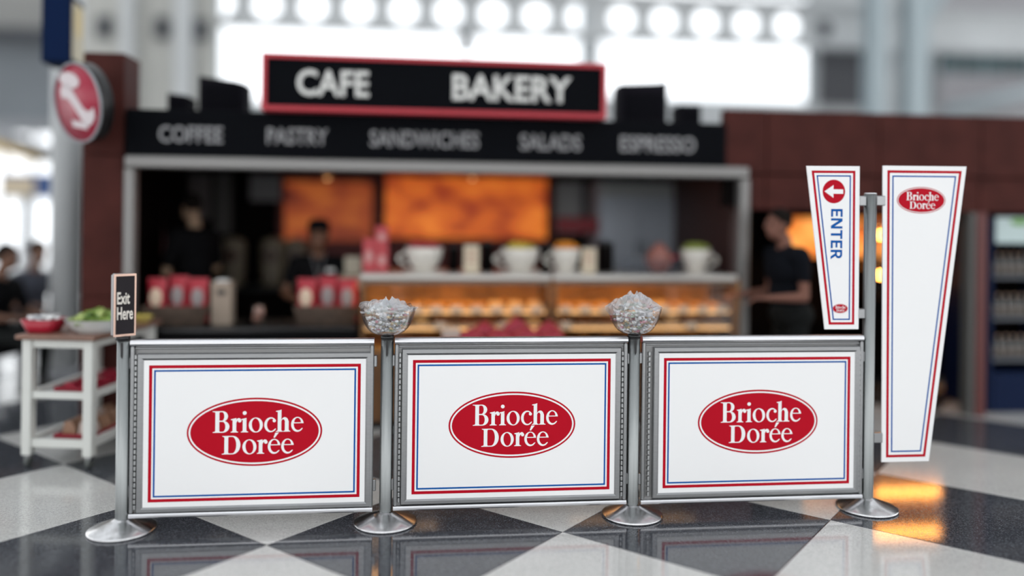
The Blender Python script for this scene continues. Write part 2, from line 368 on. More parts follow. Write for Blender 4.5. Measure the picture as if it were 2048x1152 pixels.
# far left glazing (bright) with low wall
t = thing('gate_window_wall', 'bright floor to ceiling gate windows far behind the seated people', 'window wall', (0, 24, 0))
x0, x1 = X(-300, 24), X(240, 24)
mb = MB()
for k in range(10): xx = x0 + (x1 - x0) * k / 9; mb.box((xx - .06, 0, 0), (xx + .06, .15, 5))
for zz in (.0, 1.9, 3.2, 4.9): mb.box((x0, .02, zz), (x1, .13, zz + .12))
mb.build('frame', hallwhite, t)
for k in range(9):
    xx = x0 + (x1 - x0) * k / 9; MB().box((xx + .07, .06, .1), (xx + (x1 - x0) / 9 - .07, .08, 4.95)).build('pane', glassm, t)
# white round pillar
p = at(133, 420, 8.2); t = thing('round_pillar', 'pale grey round pillar left of the red-brown column', 'pillar', (p.x, 8.2, 0))
MB().lathe([(.135, 0), (.135, 7.2)], 28).build('shaft', mat('pillar_paint', (.55, .57, .58), .5), t); MB().lathe([(.18, 0), (.18, .12), (.14, .16)], 28).build('base_collar', hallgrey, t)
# gate sign far left
p = at(38, 370, 13); t = thing('gate_sign', 'cream and blue gate sign on a post at the far left', 'sign', (p.x, 13, 0))
def lb(mb, px0, py0, px1, py1, Y, loc, th, y0=0.0):
    a = at(px0, py0, Y) - Vector(loc); b = at(px1, py1, Y) - Vector(loc); return mb.box((a.x, y0, b.z), (b.x, y0 + th, a.z))
L = (p.x, 13, 0)
lb(MB(), 0, 345, 104, 394, 13, L, .12).build('blue_box', mat('gate_blue', (.03, .08, .24), .5), t)
lb(MB(), 4, 353, 70, 392, 13, L, .02, -.03).build('cream_face', mat('gate_cream', (.60, .50, .36), .5), t)
MB().tube((.06, .06, 0), (.06, .06, at(38, 394, 13).z), .06).build('post', hallgrey, t)

# ------------------------------------------------------------------ the café shell
YS = 6.4
xl, xr = X(262, YS, 400), X(1484, YS, 450)
zh = Z(338, YS)             # header bar
YBK = 9.0
struct('wall_back_cafe', MB().box((xl - .3, YBK, 0), (7.6, YBK + .15, 2.36)), shopdark)
struct('wall_left', MB().box((xl - .32, YS + .32, 0), (xl - .22, YBK, 2.36)), shopdark)
struct('wall_divider', MB().box((xr + .02, YS + .3, 0), (xr + .12, YBK, 2.36)), mat('divider', (.05, .022, .02), .6))
struct('ceiling_cafe', MB().box((xl - .32, YS + .11, 2.36), (7.6, YBK + .15, 2.41)), shopdark)
struct('wall_right', MB().box((7.5, YS + .05, 0), (7.6, YBK, 2.36)), shopdark)
# fascia (black band with lettering)
a = at(258, 220, YS); zf0, zf1 = Z(328, YS - .08, 900), Z(233, YS - .08, 900)
xf0, xf1 = X(258, YS, 270), X(1446, YS, 280)
t = thing('cafe_fascia', 'long black fascia band lettered with coffee, pastry, sandwiches, salads and espresso', 'fascia', (0, YS - .08, 0))
MB().box((xf0, 0, zf0 - .02), (xf1, .12, zf1), bev=.01).build('band', awn, t)
for s, a0, a1, yy in (('COFFEE', 318, 446, 269), ('PASTRY', 534, 656, 273), ('SANDWICHES', 740, 958, 279), ('SALADS', 1040, 1162, 285), ('ESPRESSO', 1240, 1390, 289)):
    p0, p1 = at(a0, yy, YS - .08), at(a1, yy, YS - .08)
    text('lettering', s, letter, t, Matrix.Translation(((p0.x + p1.x) / 2, -.006, (p0.z + p1.z) / 2)), p1.x - p0.x, .125, .015, .01)
hb = thing('trim_header', 'silver header bar', 'x'); del hb['label'], hb['category']; hb['kind'] = 'structure'; hb.name = 'trim_3'
MB().box((xl - .02, YS - .1, zh - .045), (xr + .02, YS + .06, zh + .045), bev=.012).build('header_bar', silver, hb)
MB().box((xl - .03, YS - .08, 0), (xl + .045, YS + .04, zh - .045), bev=.01).build('jamb', silver, hb)
MB().box((xr - .045, YS - .08, 0), (xr + .035, YS + .04, zh - .045), bev=.01).build('jamb', silver, hb)
# big CAFE sign
YSG = YS - .21
t = thing('cafe_sign', 'large black sign with red frame and white cafe lettering above the fascia', 'sign', (0, YSG, 0))
sx0, sx1, sz0, sz1 = X(524, YSG, 160), X(1212, YSG, 180), Z(229, YSG, 868), Z(117, YSG, 868)
MB().box((sx0 + .02, 0, sz0 + .02), (sx1 - .02, .1, sz1 - .02)).build('face', awn, t)
mb = MB(); e = .035
mb.box((sx0, -.02, sz0), (sx1, .11, sz0 + e)); mb.box((sx0, -.02, sz1 - e), (sx1, .11, sz1)); mb.box((sx0, -.02, sz0 + e), (sx0 + e, .11, sz1 - e)); mb.box((sx1 - e, -.02, sz0 + e), (sx1, .11, sz1 - e)); mb.build('red_frame', signframe, t)
slm = mat('sign_letter', (.62, .62, .60), .5)
for word, a0, a1 in (('CAFE', 594, 738), ('BAKERY', 905, 1142)):
    p0, p1 = at(a0, 170, YSG), at(a1, 170, YSG)
    text('lettering', word, slm, t, Matrix.Translation(((p0.x + p1.x) / 2, -.008, (sz0 + sz1) / 2)), p1.x - p0.x, .195, .02, .016)
for xx in (sx0 + .4, sx1 - .4): MB().box((xx - .03, .1, zf1 + .004), (xx + .03, .24, zf1 + .06)).box((xx - .03, .1, zf1 + .06), (xx + .03, .14, sz1 - .05)).build('bracket', halldark, t)
# dark boxes standing on the roof of the café
for px0, py0, px1, py1, lab, sl in ((398, 152, 490, 222, 'large dark box on the fascia left of the cafe sign', .05), (335, 186, 376, 222, 'small dark box at the left end of the fascia', .02), (1240, 168, 1334, 236, 'large dark box on the fascia right of the cafe sign', -.03), (1360, 209, 1402, 236, 'small dark box at the right end of the fascia', 0)):
    Yq = YS + .35; a, b = at(px0, py0, Yq), at(px1, py1, Yq); z0 = 2.411
    o = thing('roof_box', lab, 'box', ((a.x + b.x) / 2, Yq, z0)); hw = (b.x - a.x) / 2
    MB().prism([[(-hw, 0), (hw, 0), (hw, a.z - z0 - sl), (hw * .55, a.z - z0 - sl * .6), (-hw, a.z - z0)]], 0, .25).build('housing', mat('roof_box_dark', (.010, .009, .013), .8, spec=.05), o)
    MB().box((-hw * .8, -.015, (a.z - z0) * .15), (hw * .8, .0, (a.z - z0) * .8)).build('grille', mat('grille_dark', (.006, .006, .008), .9, spec=.02), o)
# pendant in front of the window
p = at(933, 85, 12); t = thing('pendant_speaker', 'small dark pendant hanging in front of the bright window', 'speaker', (p.x, 12, p.z))
MB().lathe([(.03, .17), (.085, .15), (.095, .05), (.095, -.1), (.07, -.15), (.02, -.16)], 20).build('body', mat('pendant_grey', (.09, .10, .11), .5), t); MB().tube((0, 0, .16), (0, 0, 7.2 - p.z), .006, n=6).build('cable', blackp, t)
# left red-brown column
cx0, cx1 = X(168, YS, 400), X(250, YS, 400)
t = thing('brown_column', 'tall red-brown clad column at the left end of the cafe', 'column', ((cx0 + cx1) / 2, YS, 0)); hw = (cx1 - cx0) / 2; zt = Z(107, YS, 205)
for z0, z1 in ((.1, 1.0), (1.005, 2.05), (2.055, zt)): MB().box((-hw, -.04, z0), (hw, .3, z1), bev=.004).build('cladding_panel', brown, t)
MB().box((-hw + .01, -.03, 0), (hw - .01, .29, zt - .02)).build('core', shopdark, t)
# right fascia, brown panels
t = thing('brown_fascia', 'long red-brown panelled fascia over the doorway at right', 'fascia', (0, YS - .02, 0))
fx = [X(q, YS, 300) for q in (1447, 1532, 1757, 1960, 2190)]; zr0, zr1, zr2 = Z(424, YS, 1900), Z(349, YS, 1600), Z(226, YS, 1700)
for k in range(4):
    MB().box((fx[k] + .003, 0, zr1 + .003), (fx[k + 1] - .003, .1, zr2), bev=.004).build('cladding_panel', brown, t)
    if k > 0 or True: MB().box(((fx[k] if k else xr + .05) + .003, .02, zr0), (fx[k + 1] - .003, .1, zr1 - .003), bev=.004).build('cladding_panel', brown, t)
MB().box((fx[0] + .01, .05, zr0 + .02), (fx[4] - .01, .09, zr2 - .02)).build('backing', shopdark, t)
# right doorway jamb
a0 = X(1940, YS, 600); a1 = X(1951, YS, 600); a2 = X(1970, YS, 600)
dj = thing('x', 'x', 'x'); del dj['label'], dj['category']; dj.name = 'trim_4'; dj['kind'] = 'structure'
MB().box((a0, YS, 0), (a1, YS + .12, zr0), bev=.005).build('grey_strip', mat('jamb_grey', (.10, .10, .095), .5), dj)
MB().box((a1, YS - .02, 0), (a2, YS + .14, zr0), bev=.006).build('red_post', mat('jamb_red', (.10, .02, .018), .4), dj)

# ------------------------------------------------------------------ serif lettering of the emblem (drawn by hand, units: emblem half width = 917)
def arcpts(cx, cy, a, b, d0, d1, n=20): return ell(cx, cy, a, b, n, math.radians(d0), math.radians(d1))
def serif(x0, x1, s0, s1, y, up=True, t=11, br=16):     # thin bracketed serif from x0..x1 with stem s0..s1
    k = 1 if up else -1
    return [(x0, y), (x1, y), (x1, y + k * t * .7), (s1 + br * .4, y + k * t * 1.3), (s1, y + k * (t + br)), (s0, y + k * (t + br)), (s0 - br * .4, y + k * t * 1.3), (x0, y + k * t * .7)]
def g_o(): return [[ell(95, 97, 95, 102, 40), ell(95, 97, 53, 90, 40, rot=.10)[::-1]]]
def g_e():
    out = arcpts(88, 97, 86, 102, 5, 325, 40); inn = arcpts(96, 99, 56, 88, 322, 18, 40)
    o = out + [(160, 40), (150, 33)] + [(p[0], p[1]) for p in arcpts(97, 97, 58, 80, 318, 180, 20)] + [(39, 113), (174, 113), (174, 106)]
    o = [p for p in o]
    outer = arcpts(88, 97, 86, 102, 12, 330, 44) + [(153, 47)] + arcpts(98, 98, 60, 80, 312, 184, 20) + [(38, 112), (172, 112)]
    eye = [(40, 124)] + arcpts(90, 124, 46, 62, 175, 5, 18) + [(136, 124)]
    return [[outer, eye[::-1]]]
def g_c():
    outer = arcpts(92, 97, 88, 102, 42, 325, 40) + [(156, 46)] + arcpts(100, 97, 58, 84, 310, 62, 32)
    return [[outer], [ell(140, 152, 23, 22, 20)]]
def g_i():
    return [[rect(24, 10, 74, 172)], [serif(0, 98, 24, 74, 0)], [[(24, 165), (74, 178), (74, 196), (52, 190), (4, 180), (4, 170)]], [ell(49, 262, 27, 26, 22)]]
def g_r():
    arm = [(70, 130)] + arcpts(112, 132, 44, 62, 165, 60, 14) + [(140, 165)] + arcpts(112, 128, 30, 38, 60, 170, 12)
    return [[rect(28, 10, 78, 172)], [serif(4, 104, 28, 78, 0)], [[(28, 165), (78, 165), (78, 196), (56, 190), (6, 180), (6, 170)]], [arm], [ell(124, 158, 24, 23, 20)]]
def g_h():
    out = [(70, 150)] + arcpts(122, 128, 52, 70, 150, 20, 16) + [(176, 140), (176, 8), (124, 8), (124, 130)] + arcpts(100, 128, 26, 42, 10, 130, 12) + [(70, 128)]
    return [[rect(26, 10, 76, 280)], [serif(2, 98, 26, 76, 0)], [serif(102, 200, 126, 176, 0)], [out], [[(26, 270), (76, 270), (76, 302), (56, 294), (2, 284), (2, 274)]]]
def bowl(x, y0, y1, w_, t, th=13):      # right-hand bowl: thin joins, thick side
    c = (y0 + y1) / 2; h = (y1 - y0) / 2
    out = [(x, y0)] + arcpts(x + w_ * .35, c, w_ * .65, h, -90, 90, 26) + [(x, y1)]
    inn = [(x, y0 + th)] + arcpts(x + w_ * .33, c, w_ * .67 - t, h - th, -90, 90, 26) + [(x, y1 - th)]
    return [out, inn[::-1]] if False else [out + inn[::-1]]
def g_B():
    return [[rect(38, 10, 92, 280)], [serif(4, 120, 38, 92, 0)], [serif(0, 110, 38, 92, 292, False)], bowl(88, 150, 292, 120, 50), bowl(88, 0, 160, 140, 54)]
def g_D():
    return [[rect(36, 10, 88, 240)], [serif(2, 115, 36, 88, 0)], [serif(8, 110, 36, 88, 250, False)], bowl(86, 0, 250, 166, 56)]
def g_acute(): return [[[(78, 218), (96, 214), (150, 284), (102, 284)]]]
WORD = [(g_B, 443 - 1018, -5), (g_r, 685 - 1018, -5), (g_i, 826 - 1018, -5), (g_o, 932 - 1018, -5), (g_c, 1137 - 1018, -5), (g_h, 1298 - 1018, -5), (g_e, 1505 - 1018, -5),
        (g_D, 570 - 1018, -300), (g_o, 849 - 1018, -300), (g_r, 1042 - 1018, -300), (g_e, 1191 - 1018, -300), (g_acute, 1191 - 1018, -300), (g_e, 1373 - 1018, -300)]
def emblem(parent, cx, cz, hw, hh, y, ring=True):      # oval, ring and lettering printed on a board face at y (front = smaller y)
    kx, kz = hw / 917.0, hh / 463.0
    MB().prism([ell(cx, cz, hw, hh, 72)], y - .0008, y).build('red_oval', red, parent)
    r0, r1 = (1 - 24 / 917, 1 - 47 / 917)
    MB().prism([ell(cx, cz, hw * r0, hh - hw * (1 - r0), 72), ell(cx, cz, hw * r1, hh - hw * (1 - r1), 72)[::-1]], y - .0014, y - .0006).build('white_ring', white, parent)
    mb = MB()
    for g, ox, oy in WORD:
        for q_, loops in enumerate(g()):
            mb.prism([[(cx + (p[0] + ox) * kx, cz + (p[1] + oy) * kz) for p in l] for l in loops], y - .0013 - .00012 * q_, y - .0006)
    mb.build('lettering', white, parent)
def frameline(mb, pts, w_, y, th):          # closed outline (inset by w_) from convex polygon, counter-clockwise
    inn = inset(pts, w_); return mb.prism([pts, inn[::-1]], y - th, y)
def inset(pts, d):
    n = len(pts); r = []
    for i in range(n):
        a, b, c = Vector(pts[i - 1]), Vector(pts[i]), Vector(pts[(i + 1) % n])
        e1 = (b - a).normalized(); e2 = (c - b).normalized(); n1 = Vector((-e1.y, e1.x)); n2 = Vector((-e2.y, e2.x))
        k = 1 + n1.dot(n2); r.append(tuple(b + (n1 + n2) * (d / k)))
    return r

# ------------------------------------------------------------------ barrier: stanchions
YB0 = 4.393
PX = (-1.493, -0.160, 1.179, 2.541)
def stanchion(x, h, lab, cap=True):
    t = thing('stanchion', lab, 'stanchion', (x, YB0, 0), 0, 'brushed steel posts of the barrier')
    MB().lathe([(.160, 0), (.166, .003), (.166, .011), (.160, .015), (.10, .037), (.055, .053), (.040, .060), (.034, .066)], 56).build('base', steel, t)
    mb = MB(); prof = []
    for i in range(48):
        a = 2 * PI * i / 48; r = .0335 - (.003 if i % 12 in (0,) else 0); prof.append((r * math.cos(a), r * math.sin(a)))
    n = 48; vs = [(p[0], p[1], .06) for p in prof] + [(p[0], p[1], h) for p in prof]
    fs = [(i, (i + 1) % n, n + (i + 1) % n, n + i) for i in range(n)] + [tuple(range(n, 2 * n))]
    mb.add(vs, fs, 0, True).build('pole', polem, t)
    MB().lathe([(.034, h - .001), (.034, h + .004), (.030, h + .006)], 32).build('rim', alu_rail if not cap else blackp, t)
    if cap:
        MB().prism([[(-.005, h - .075), (0, h - .085), (.005, h - .075), (.006, h - .006), (-.006, h - .006)]], -.0352, -.030).build('slot', blackp, t)
    return t
stanchion(PX[0], .972, 'steel stanchion at the left end carrying the exit sign')
stanchion(PX[1], .972, 'steel stanchion between the left and middle barrier panels')
stanchion(PX[2], .972, 'steel stanchion between the middle and right barrier panels')
stanchion(PX[3], 1.782, 'tall steel stanchion at the right end holding two white signs', False)

# ------------------------------------------------------------------ barrier: panels
YF = YB0 - .022        # front face of the frames
def rail(mb, x0, x1, z0, z1, mi=0):      # horizontal rail with a rounded front
    prof = [(0.0, z0), (-.016, z0 + .003), (-.022, z0 + (z1 - z0) * .35), (-.022, z0 + (z1 - z0) * .65), (-.016, z1 - .003), (0.0, z1), (.022, z1), (.022, z0)]
    n = len(prof); vs = [(x0, p[0], p[1]) for p in prof] + [(x1, p[0], p[1]) for p in prof]
    mb.add(vs, [(i, (i + 1) % n, n + (i + 1) % n, n + i) for i in range(n)] + [tuple(range(n)), tuple(range(n, 2 * n))], mi)
knm = None
def panel(x0, x1, z0, z1, ins, ov, lab):
    global knm
    cx = (x0 + x1) / 2; t = thing('barrier_panel', lab, 'barrier', (cx, YB0, z0), 0, 'printed barrier panels between the posts')
    a, b = x0 - cx, x1 - cx; H = z1 - z0; i0, i1, j0, j1 = ins[0] - cx, ins[1] - cx, ins[2] - z0, ins[3] - z0
    mb = MB(); rail(mb, a, b, H - .034, H); mb.build('top_rail', alu_rail, t)
    mb = MB(); rail(mb, a, b, 0, .028); mb.build('bottom_rail', alu_rail, t)
    sw = .020
    for u in (a, b - sw): MB().box((u, -.020, .028), (u + sw, .020, H - .034), bev=.005).build('stile', alu, t)
    MB().box((a + sw, .004, .028), (b - sw, .012, H - .034)).build('back_plate', mat('frame_groove', (.25, .25, .25), .5, .8), t)
    # raised ridge in the upper channel
    MB().box((a + sw, -.008, H - .050), (b - sw, .006, H - .040), bev=.003).build('ridge', alu, t)
    # mitred snap frame
    fw = .033; g = 0.0; o = [(i0 - fw, j0 - fw * .85), (i1 + fw, j0 - fw * .85), (i1 + fw, j1 + fw * 1.05), (i0 - fw, j1 + fw * 1.05)]; q = rect(i0, j0, i1, j1)
    for k, nm in enumerate(('bottom', 'side', 'top', 'side')):
        k2 = (k + 1) % 4; O0, O1, Q0, Q1 = o[k], o[k2], q[k], q[k2]
        mid = lambda A, B, s: (A[0] + (B[0] - A[0]) * s, A[1] + (B[1] - A[1]) * s)
        vs = []
        for A, B in ((O0, Q0), (O1, Q1)):
            for s, y in ((0, .004), (0, -.012), (.15, -.019), (.7, -.019), (1, -.0125), (1, .004)): p_ = mid(A, B, s); vs.append((p_[0], y, p_[1]))
        fs = [(i, i + 1, 7 + i, 6 + i) for i in range(5)] + [(5, 0, 6, 11), (0, 1, 2, 3, 4, 5), (6, 7, 8, 9, 10, 11)]
        MB().add(vs, fs).build('snap_frame_rail', alu, t)
    # hinge knuckles beside the snap frame
    kp = .0285; n = int((H - .10) / kp)
    if knm is None: knm = MB().box((-.0062, -.0165, 0), (.0062, .004, kp - .005), bev=.003).mesh('hinge_knuckle', knuck)
    for u in ((a + sw + i0 - fw) / 2, (b - sw + i1 + fw) / 2):
        for k in range(n):
            h_ = link('hinge_knuckle', knm, t); h_.location = (u, 0, .045 + k * kp)
    # clips to the posts
    for u, s in ((a, -1), (b, 1)):
        for zz in (.14, H - .12): MB().box((u - .001 * s, -.012, zz - .03), (u + .016 * s, .012, zz + .03), bev=.003).build('post_clip', alu, t)
    ip = MB().box((i0, -.0125, j0), (i1, -.004, j1)).build('printed_board', board, t)
    mb = MB(); yb = -.0125
    m1 = .026; frameline(mb, inset(q, m1), .0155, yb, .0006); mb.build('red_border', red, ip)
    mb = MB(); frameline(mb, inset(q, m1 + .0245), .0085, yb, .0006); mb.build('blue_border', blue, ip)
    emblem(ip, ov[0] - cx, ov[1] - z0, ov[2], ov[3], yb)
    return t
panel(-1.458, -.228, .062, .978, (-1.391, -.270, .118, .872), (-.834, .497, .342, .177), 'leftmost barrier panel printed with a red oval emblem')
panel(-.120, 1.141, .064, .981, (-.050, 1.073, .124, .889), (.511, .511, .343, .178), 'middle barrier panel printed with a red oval emblem')
panel(1.222, 2.503, .060, .983, (1.319, 2.452, .122, .889), (1.888, .505, .347, .178), 'rightmost barrier panel printed with a red oval emblem')

# ------------------------------------------------------------------ trapezoid signs on the tall post
def trapsign(name, lab, pts, Y, m1, wr, m2, wb):
    cx = sum(p[0] for p in pts) / 4; cz = min(p[1] for p in pts)
    t = thing(name, lab, 'sign', (cx, Y, cz)); q = [(p[0] - cx, p[1] - cz) for p in pts]
    bd = MB().prism([q], -.004, .004).build('board', board, t)
    mb = MB(); frameline(mb, inset(q, m1), wr, -.004, .0006); mb.build('red_border', red, bd)
    mb = MB(); frameline(mb, inset(q, m2), wb, -.004, .0006); mb.build('blue_border', blue, bd)
    return t, bd, cx, cz
YT = YB0 - .005
pts = [(2.622, .262), (2.908, .262), (3.118, 1.948), (2.610, 1.944)]
t, bd, cx, cz = trapsign('trapezoid_sign', 'tall tapering white sign with a small red oval near its top', pts, YT, .026, .0145, .0555, .008)
c0, c1, c2, c3 = at(1793, 400, YT), at(1890, 400, YT), at(1841, 374, YT), at(1841, 427, YT)
emblem(bd, (c0.x + c1.x) / 2 - cx, (c2.z + c3.z) / 2 - cz, (c1.x - c0.x) / 2, (c2.z - c3.z) / 2, -.004)
for zz in (1.745, .40): MB().box((2.570 - cx, -.01, zz - .028 - cz), (2.625 - cx, .016, zz + .028 - cz), bev=.004).build('bracket', alu, t)
pts = [(2.274, 1.017), (2.474, 1.017), (2.470, 1.938), (2.155, 1.934)]
t, bd, cx, cz = trapsign('enter_sign', 'small tapering white enter sign with a left arrow in a red disc', pts, YT, .026, .0135, .052, .0075)
c = at(1667, 383, YT); ra = .0665
MB().prism([ell(c.x - cx, c.z - cz, ra, ra, 48)], -.0048, -.004).build('red_disc', red, bd)
ax, az = c.x - cx, c.z - cz
MB().prism([[(ax - .056, az), (ax - .003, az - .036), (ax - .003, az - .0125), (ax + .055, az - .0125), (ax + .055, az + .0125), (ax - .003, az + .0125), (ax - .003, az + .036)]], -.0054, -.0046).build('white_arrow', white, bd)
# ENTER, reading downwards: letters drawn as polygons (x = height of letter runs right-to-left)
LET = {'E': (.66, [[(0, 0), (.66, 0), (.66, .17), (.2, .17), (.2, .42), (.6, .42), (.6, .58), (.2, .58), (.2, .83), (.66, .83), (.66, 1), (0, 1)]]),
       'N': (.86, [[(0, 0), (.19, 0), (.19, .68), (.62, 0), (.86, 0), (.86, 1), (.67, 1), (.67, .32), (.24, 1), (0, 1)]]),
       'T': (.74, [[(.27, 0), (.47, 0), (.47, .83), (.74, .83), (.74, 1), (0, 1), (0, .83), (.27, .83)]]),
       'R': (.78, [[(0, 0), (.2, 0), (.2, .38), (.32, .38), (.55, 0), (.79, 0), (.52, .42)] + ell(.42, .70, .30, .30, 14, math.radians(-60), math.radians(90)) + [(0, 1)], [(.2, .54), (.2, .84)] + ell(.38, .69, .14, .15, 10, math.radians(90), math.radians(-90))])}
mb = MB(); e0, e1 = at(1673, 418, YT), at(1673, 518, YT); lh = .068
tot = sum(LET[ch][0] for ch in 'ENTER') + .13 * 4; k = (e0.z - e1.z) / tot; pos = 0.0
for ch in 'ENTER':
    w_, loops = LET[ch]
    mb.prism([[(e0.x - cx - lh / 2 + p[1] * lh, e0.z - cz - (pos + p[0]) * k) for p in l] for l in loops], -.0048, -.004); pos += w_ + .13
mb.build('lettering', blue, bd)
c0, c1, c2 = at(1664, 617, YT), at(1695, 617, YT), at(1679, 609, YT); emblem(bd, (c0.x + c1.x) / 2 - cx, c0.z - cz, (c1.x - c0.x) / 2, c2.z - c0.z + .004, -.004)
for zz in (1.742, 1.105): MB().box((2.472 - cx, -.008, zz - .028 - cz), (2.512 - cx, .016, zz + .028 - cz), bev=.004).build('bracket', alu, t)
MB().ball((2.478 - cx, .012, 1.742 - cz), .017).build('knob', steel, t)

# ------------------------------------------------------------------ exit sign
t = thing('exit_sign', 'small dark exit here sign in a chrome frame on the left post', 'sign', (PX[0] - .006, YB0, .978), math.radians(38))
MB().lathe([(.036, 0), (.036, .014), (.026, .02), (.012, .024)], 28).build('collar', blackp, t)
chrome = mat('rosy_chrome', (.55, .38, .31), .25, 1.0); sw, sh, sz = .056, .322, .017
mb = MB(); mb.box((-sw, -.022, sz), (sw, .022, sz + sh), bev=.010); mb.build('frame', mat('frame_steel', (.20, .20, .205), .3, 1.0), t)
MB().prism([rect(-sw + .002, sz + .002, sw - .002, sz + sh - .002), rect(-sw + .010, sz + .013, sw - .010, sz + sh - .013)[::-1]], -.0245, -.020).build('bezel', chrome, t)
MB().box((-sw + .009, -.0235, sz + .012), (sw - .009, -.021, sz + sh - .012)).build('dark_face', mat('slate', (.020, .017, .020), .6, spec=.15), t)
handw = mat('chalk_letter', (.70, .66, .60), .6)
text('lettering', 'Exit', handw, t, Matrix.Translation((-.008, -.0242, sz + sh * .61)), .062, .062, .02, .0012)
text('lettering', 'Here', handw, t, Matrix.Translation((0, -.0242, sz + sh * .37)), .078, .066, .02, .0012)

# ------------------------------------------------------------------ bowls of wrapped sweets on the posts
wrapm = mat('cellophane', (.80, .82, .84), .14, 0, trans=.78, ior=1.22)
bowlm = thinglass('bowl_glass', (.97, .97, .98), .10, .02)
foil = [mat('sweet_silver', (.70, .72, .73), .25, .5), mat('sweet_rose', (.50, .22, .26), .4), mat('sweet_gold', (.62, .50, .30), .35, .2), mat('sweet_green', (.36, .42, .33), .4), mat('sweet_white', (.80, .80, .78), .35)]
def sweetbowl(x, seed, lab, dome):
    rnd = random.Random(seed); t = thing('candy_bowl', lab, 'bowl', (x, YB0, .977))
    MB().lathe([(.034, 0), (.036, .006), (.034, .016), (.022, .02)], 28).build('foot', blackp, t)
    R = .142; Hh = .150; prof = [(.02, .018)] + [(.02 + (R - .02) * math.sin(q * PI / 2 / 9) ** .8, .018 + Hh * (1 - math.cos(q * PI / 2 / 9))) for q in range(1, 10)]
    wob = lambda r, z, a, k: (r * (1 + .05 * math.sin(6 * a + seed) * (z / Hh) ** 3), z + .022 * math.sin(6 * a + 1.3 + seed) * (max(0, z - .05) / Hh) ** 3)
    n = len(prof); mb = MB(); mb.lathe(prof + [(r - .004, z + .001) for r, z in prof[::-1]], 60, wob=wob); mb.build('glass_bowl', bowlm, t)
    mb = MB()
    for i in range(170):
        z = rnd.uniform(.035, .15 + dome * .5); fr = max(.1, min(1, (z - .012) / .09)); rm = (.025 + .085 * fr ** .6) * (1 if z < .13 else math.sqrt(max(.02, 1 - ((z - .13) / (.03 + dome * .5)) ** 2)))
        a = rnd.uniform(0, 2 * PI); r = rm * math.sqrt(rnd.random()); M = Matrix.Translation((r * math.cos(a), r * math.sin(a), z)) @ Matrix.Rotation(rnd.uniform(0, 6), 4, 'Z') @ Matrix.Rotation(rnd.uniform(-1.2, 1.2), 4, 'X')
        mi = rnd.choice((0, 0, 0, 4, 4, 4, 1, 2, 3)); mb.ball((0, 0, 0), (.013, .009, .008), 8, 5, mi, M)
        for s in (-1, 1): mb.add([M @ Vector(v) for v in ((s * .012, 0, 0), (s * .026, .009, .004), (s * .028, 0, -.004), (s * .026, -.009, .004))], [(0, 1, 2), (0, 2, 3)], mi)
    o = mb.build('wrapped_sweets', foil, t); o['kind'] = 'stuff'
    # crumpled clear film over the top
    mb = MB(); n, m = 40, 12; vs = []; fs = []
    ph = [rnd.uniform(0, 6.28) for _ in range(8)]
    for k in range(m + 1):
        s = k / m
        for i in range(n):
            a = 2 * PI * i / n; cr = .012 * math.sin(5 * a + ph[0] + 4 * s) + .009 * math.sin(9 * a + ph[1] - 7 * s) + .006 * math.sin(14 * a + ph[2] + 11 * s)
            r = (.138 * s) * (1 + .05 * math.sin(3 * a + ph[3])) + .02 * math.sin(7 * a + ph[4]) * s ** 4 + cr * .4 * s
            z = .150 + dome * (1 - s ** 2.2) + cr * (1.2 if s > .15 else .5) * (1 - .3 * s) + .012 * math.sin(4 * a + ph[5]) * s; vs.append((r * math.cos(a), r * math.sin(a), z + rnd.uniform(-.003, .003)))
    for k in range(m):
        for i in range(n): j = (i + 1) % n; fs.append((k * n + i, k * n + j, (k + 1) * n + j, (k + 1) * n + i))
    mb.add(vs, fs).build('clear_film', filmm, t)
filmm = thinglass('clear_film', (.95, .96, .97), .16, .10)
def _filmwhite(m):
    nt = m.node_tree; out = [n for n in nt.nodes if n.type == 'OUTPUT_MATERIAL'][0]; src = out.inputs[0].links[0].from_socket
    d = nt.nodes.new('ShaderNodeBsdfTranslucent'); d.inputs[0].default_value = (.92, .93, .95, 1); x = nt.nodes.new('ShaderNodeMixShader'); x.inputs[0].default_value = .34
    nt.links.new(src, x.inputs[1]); nt.links.new(d.outputs[0], x.inputs[2]); nt.links.new(x.outputs[0], out.inputs[0])
_filmwhite(filmm)
sweetbowl(PX[1], 3, 'glass bowl of wrapped sweets on the post left of the middle panel', .045)
sweetbowl(PX[2], 11, 'glass bowl of wrapped sweets on the post right of the middle panel', .075)

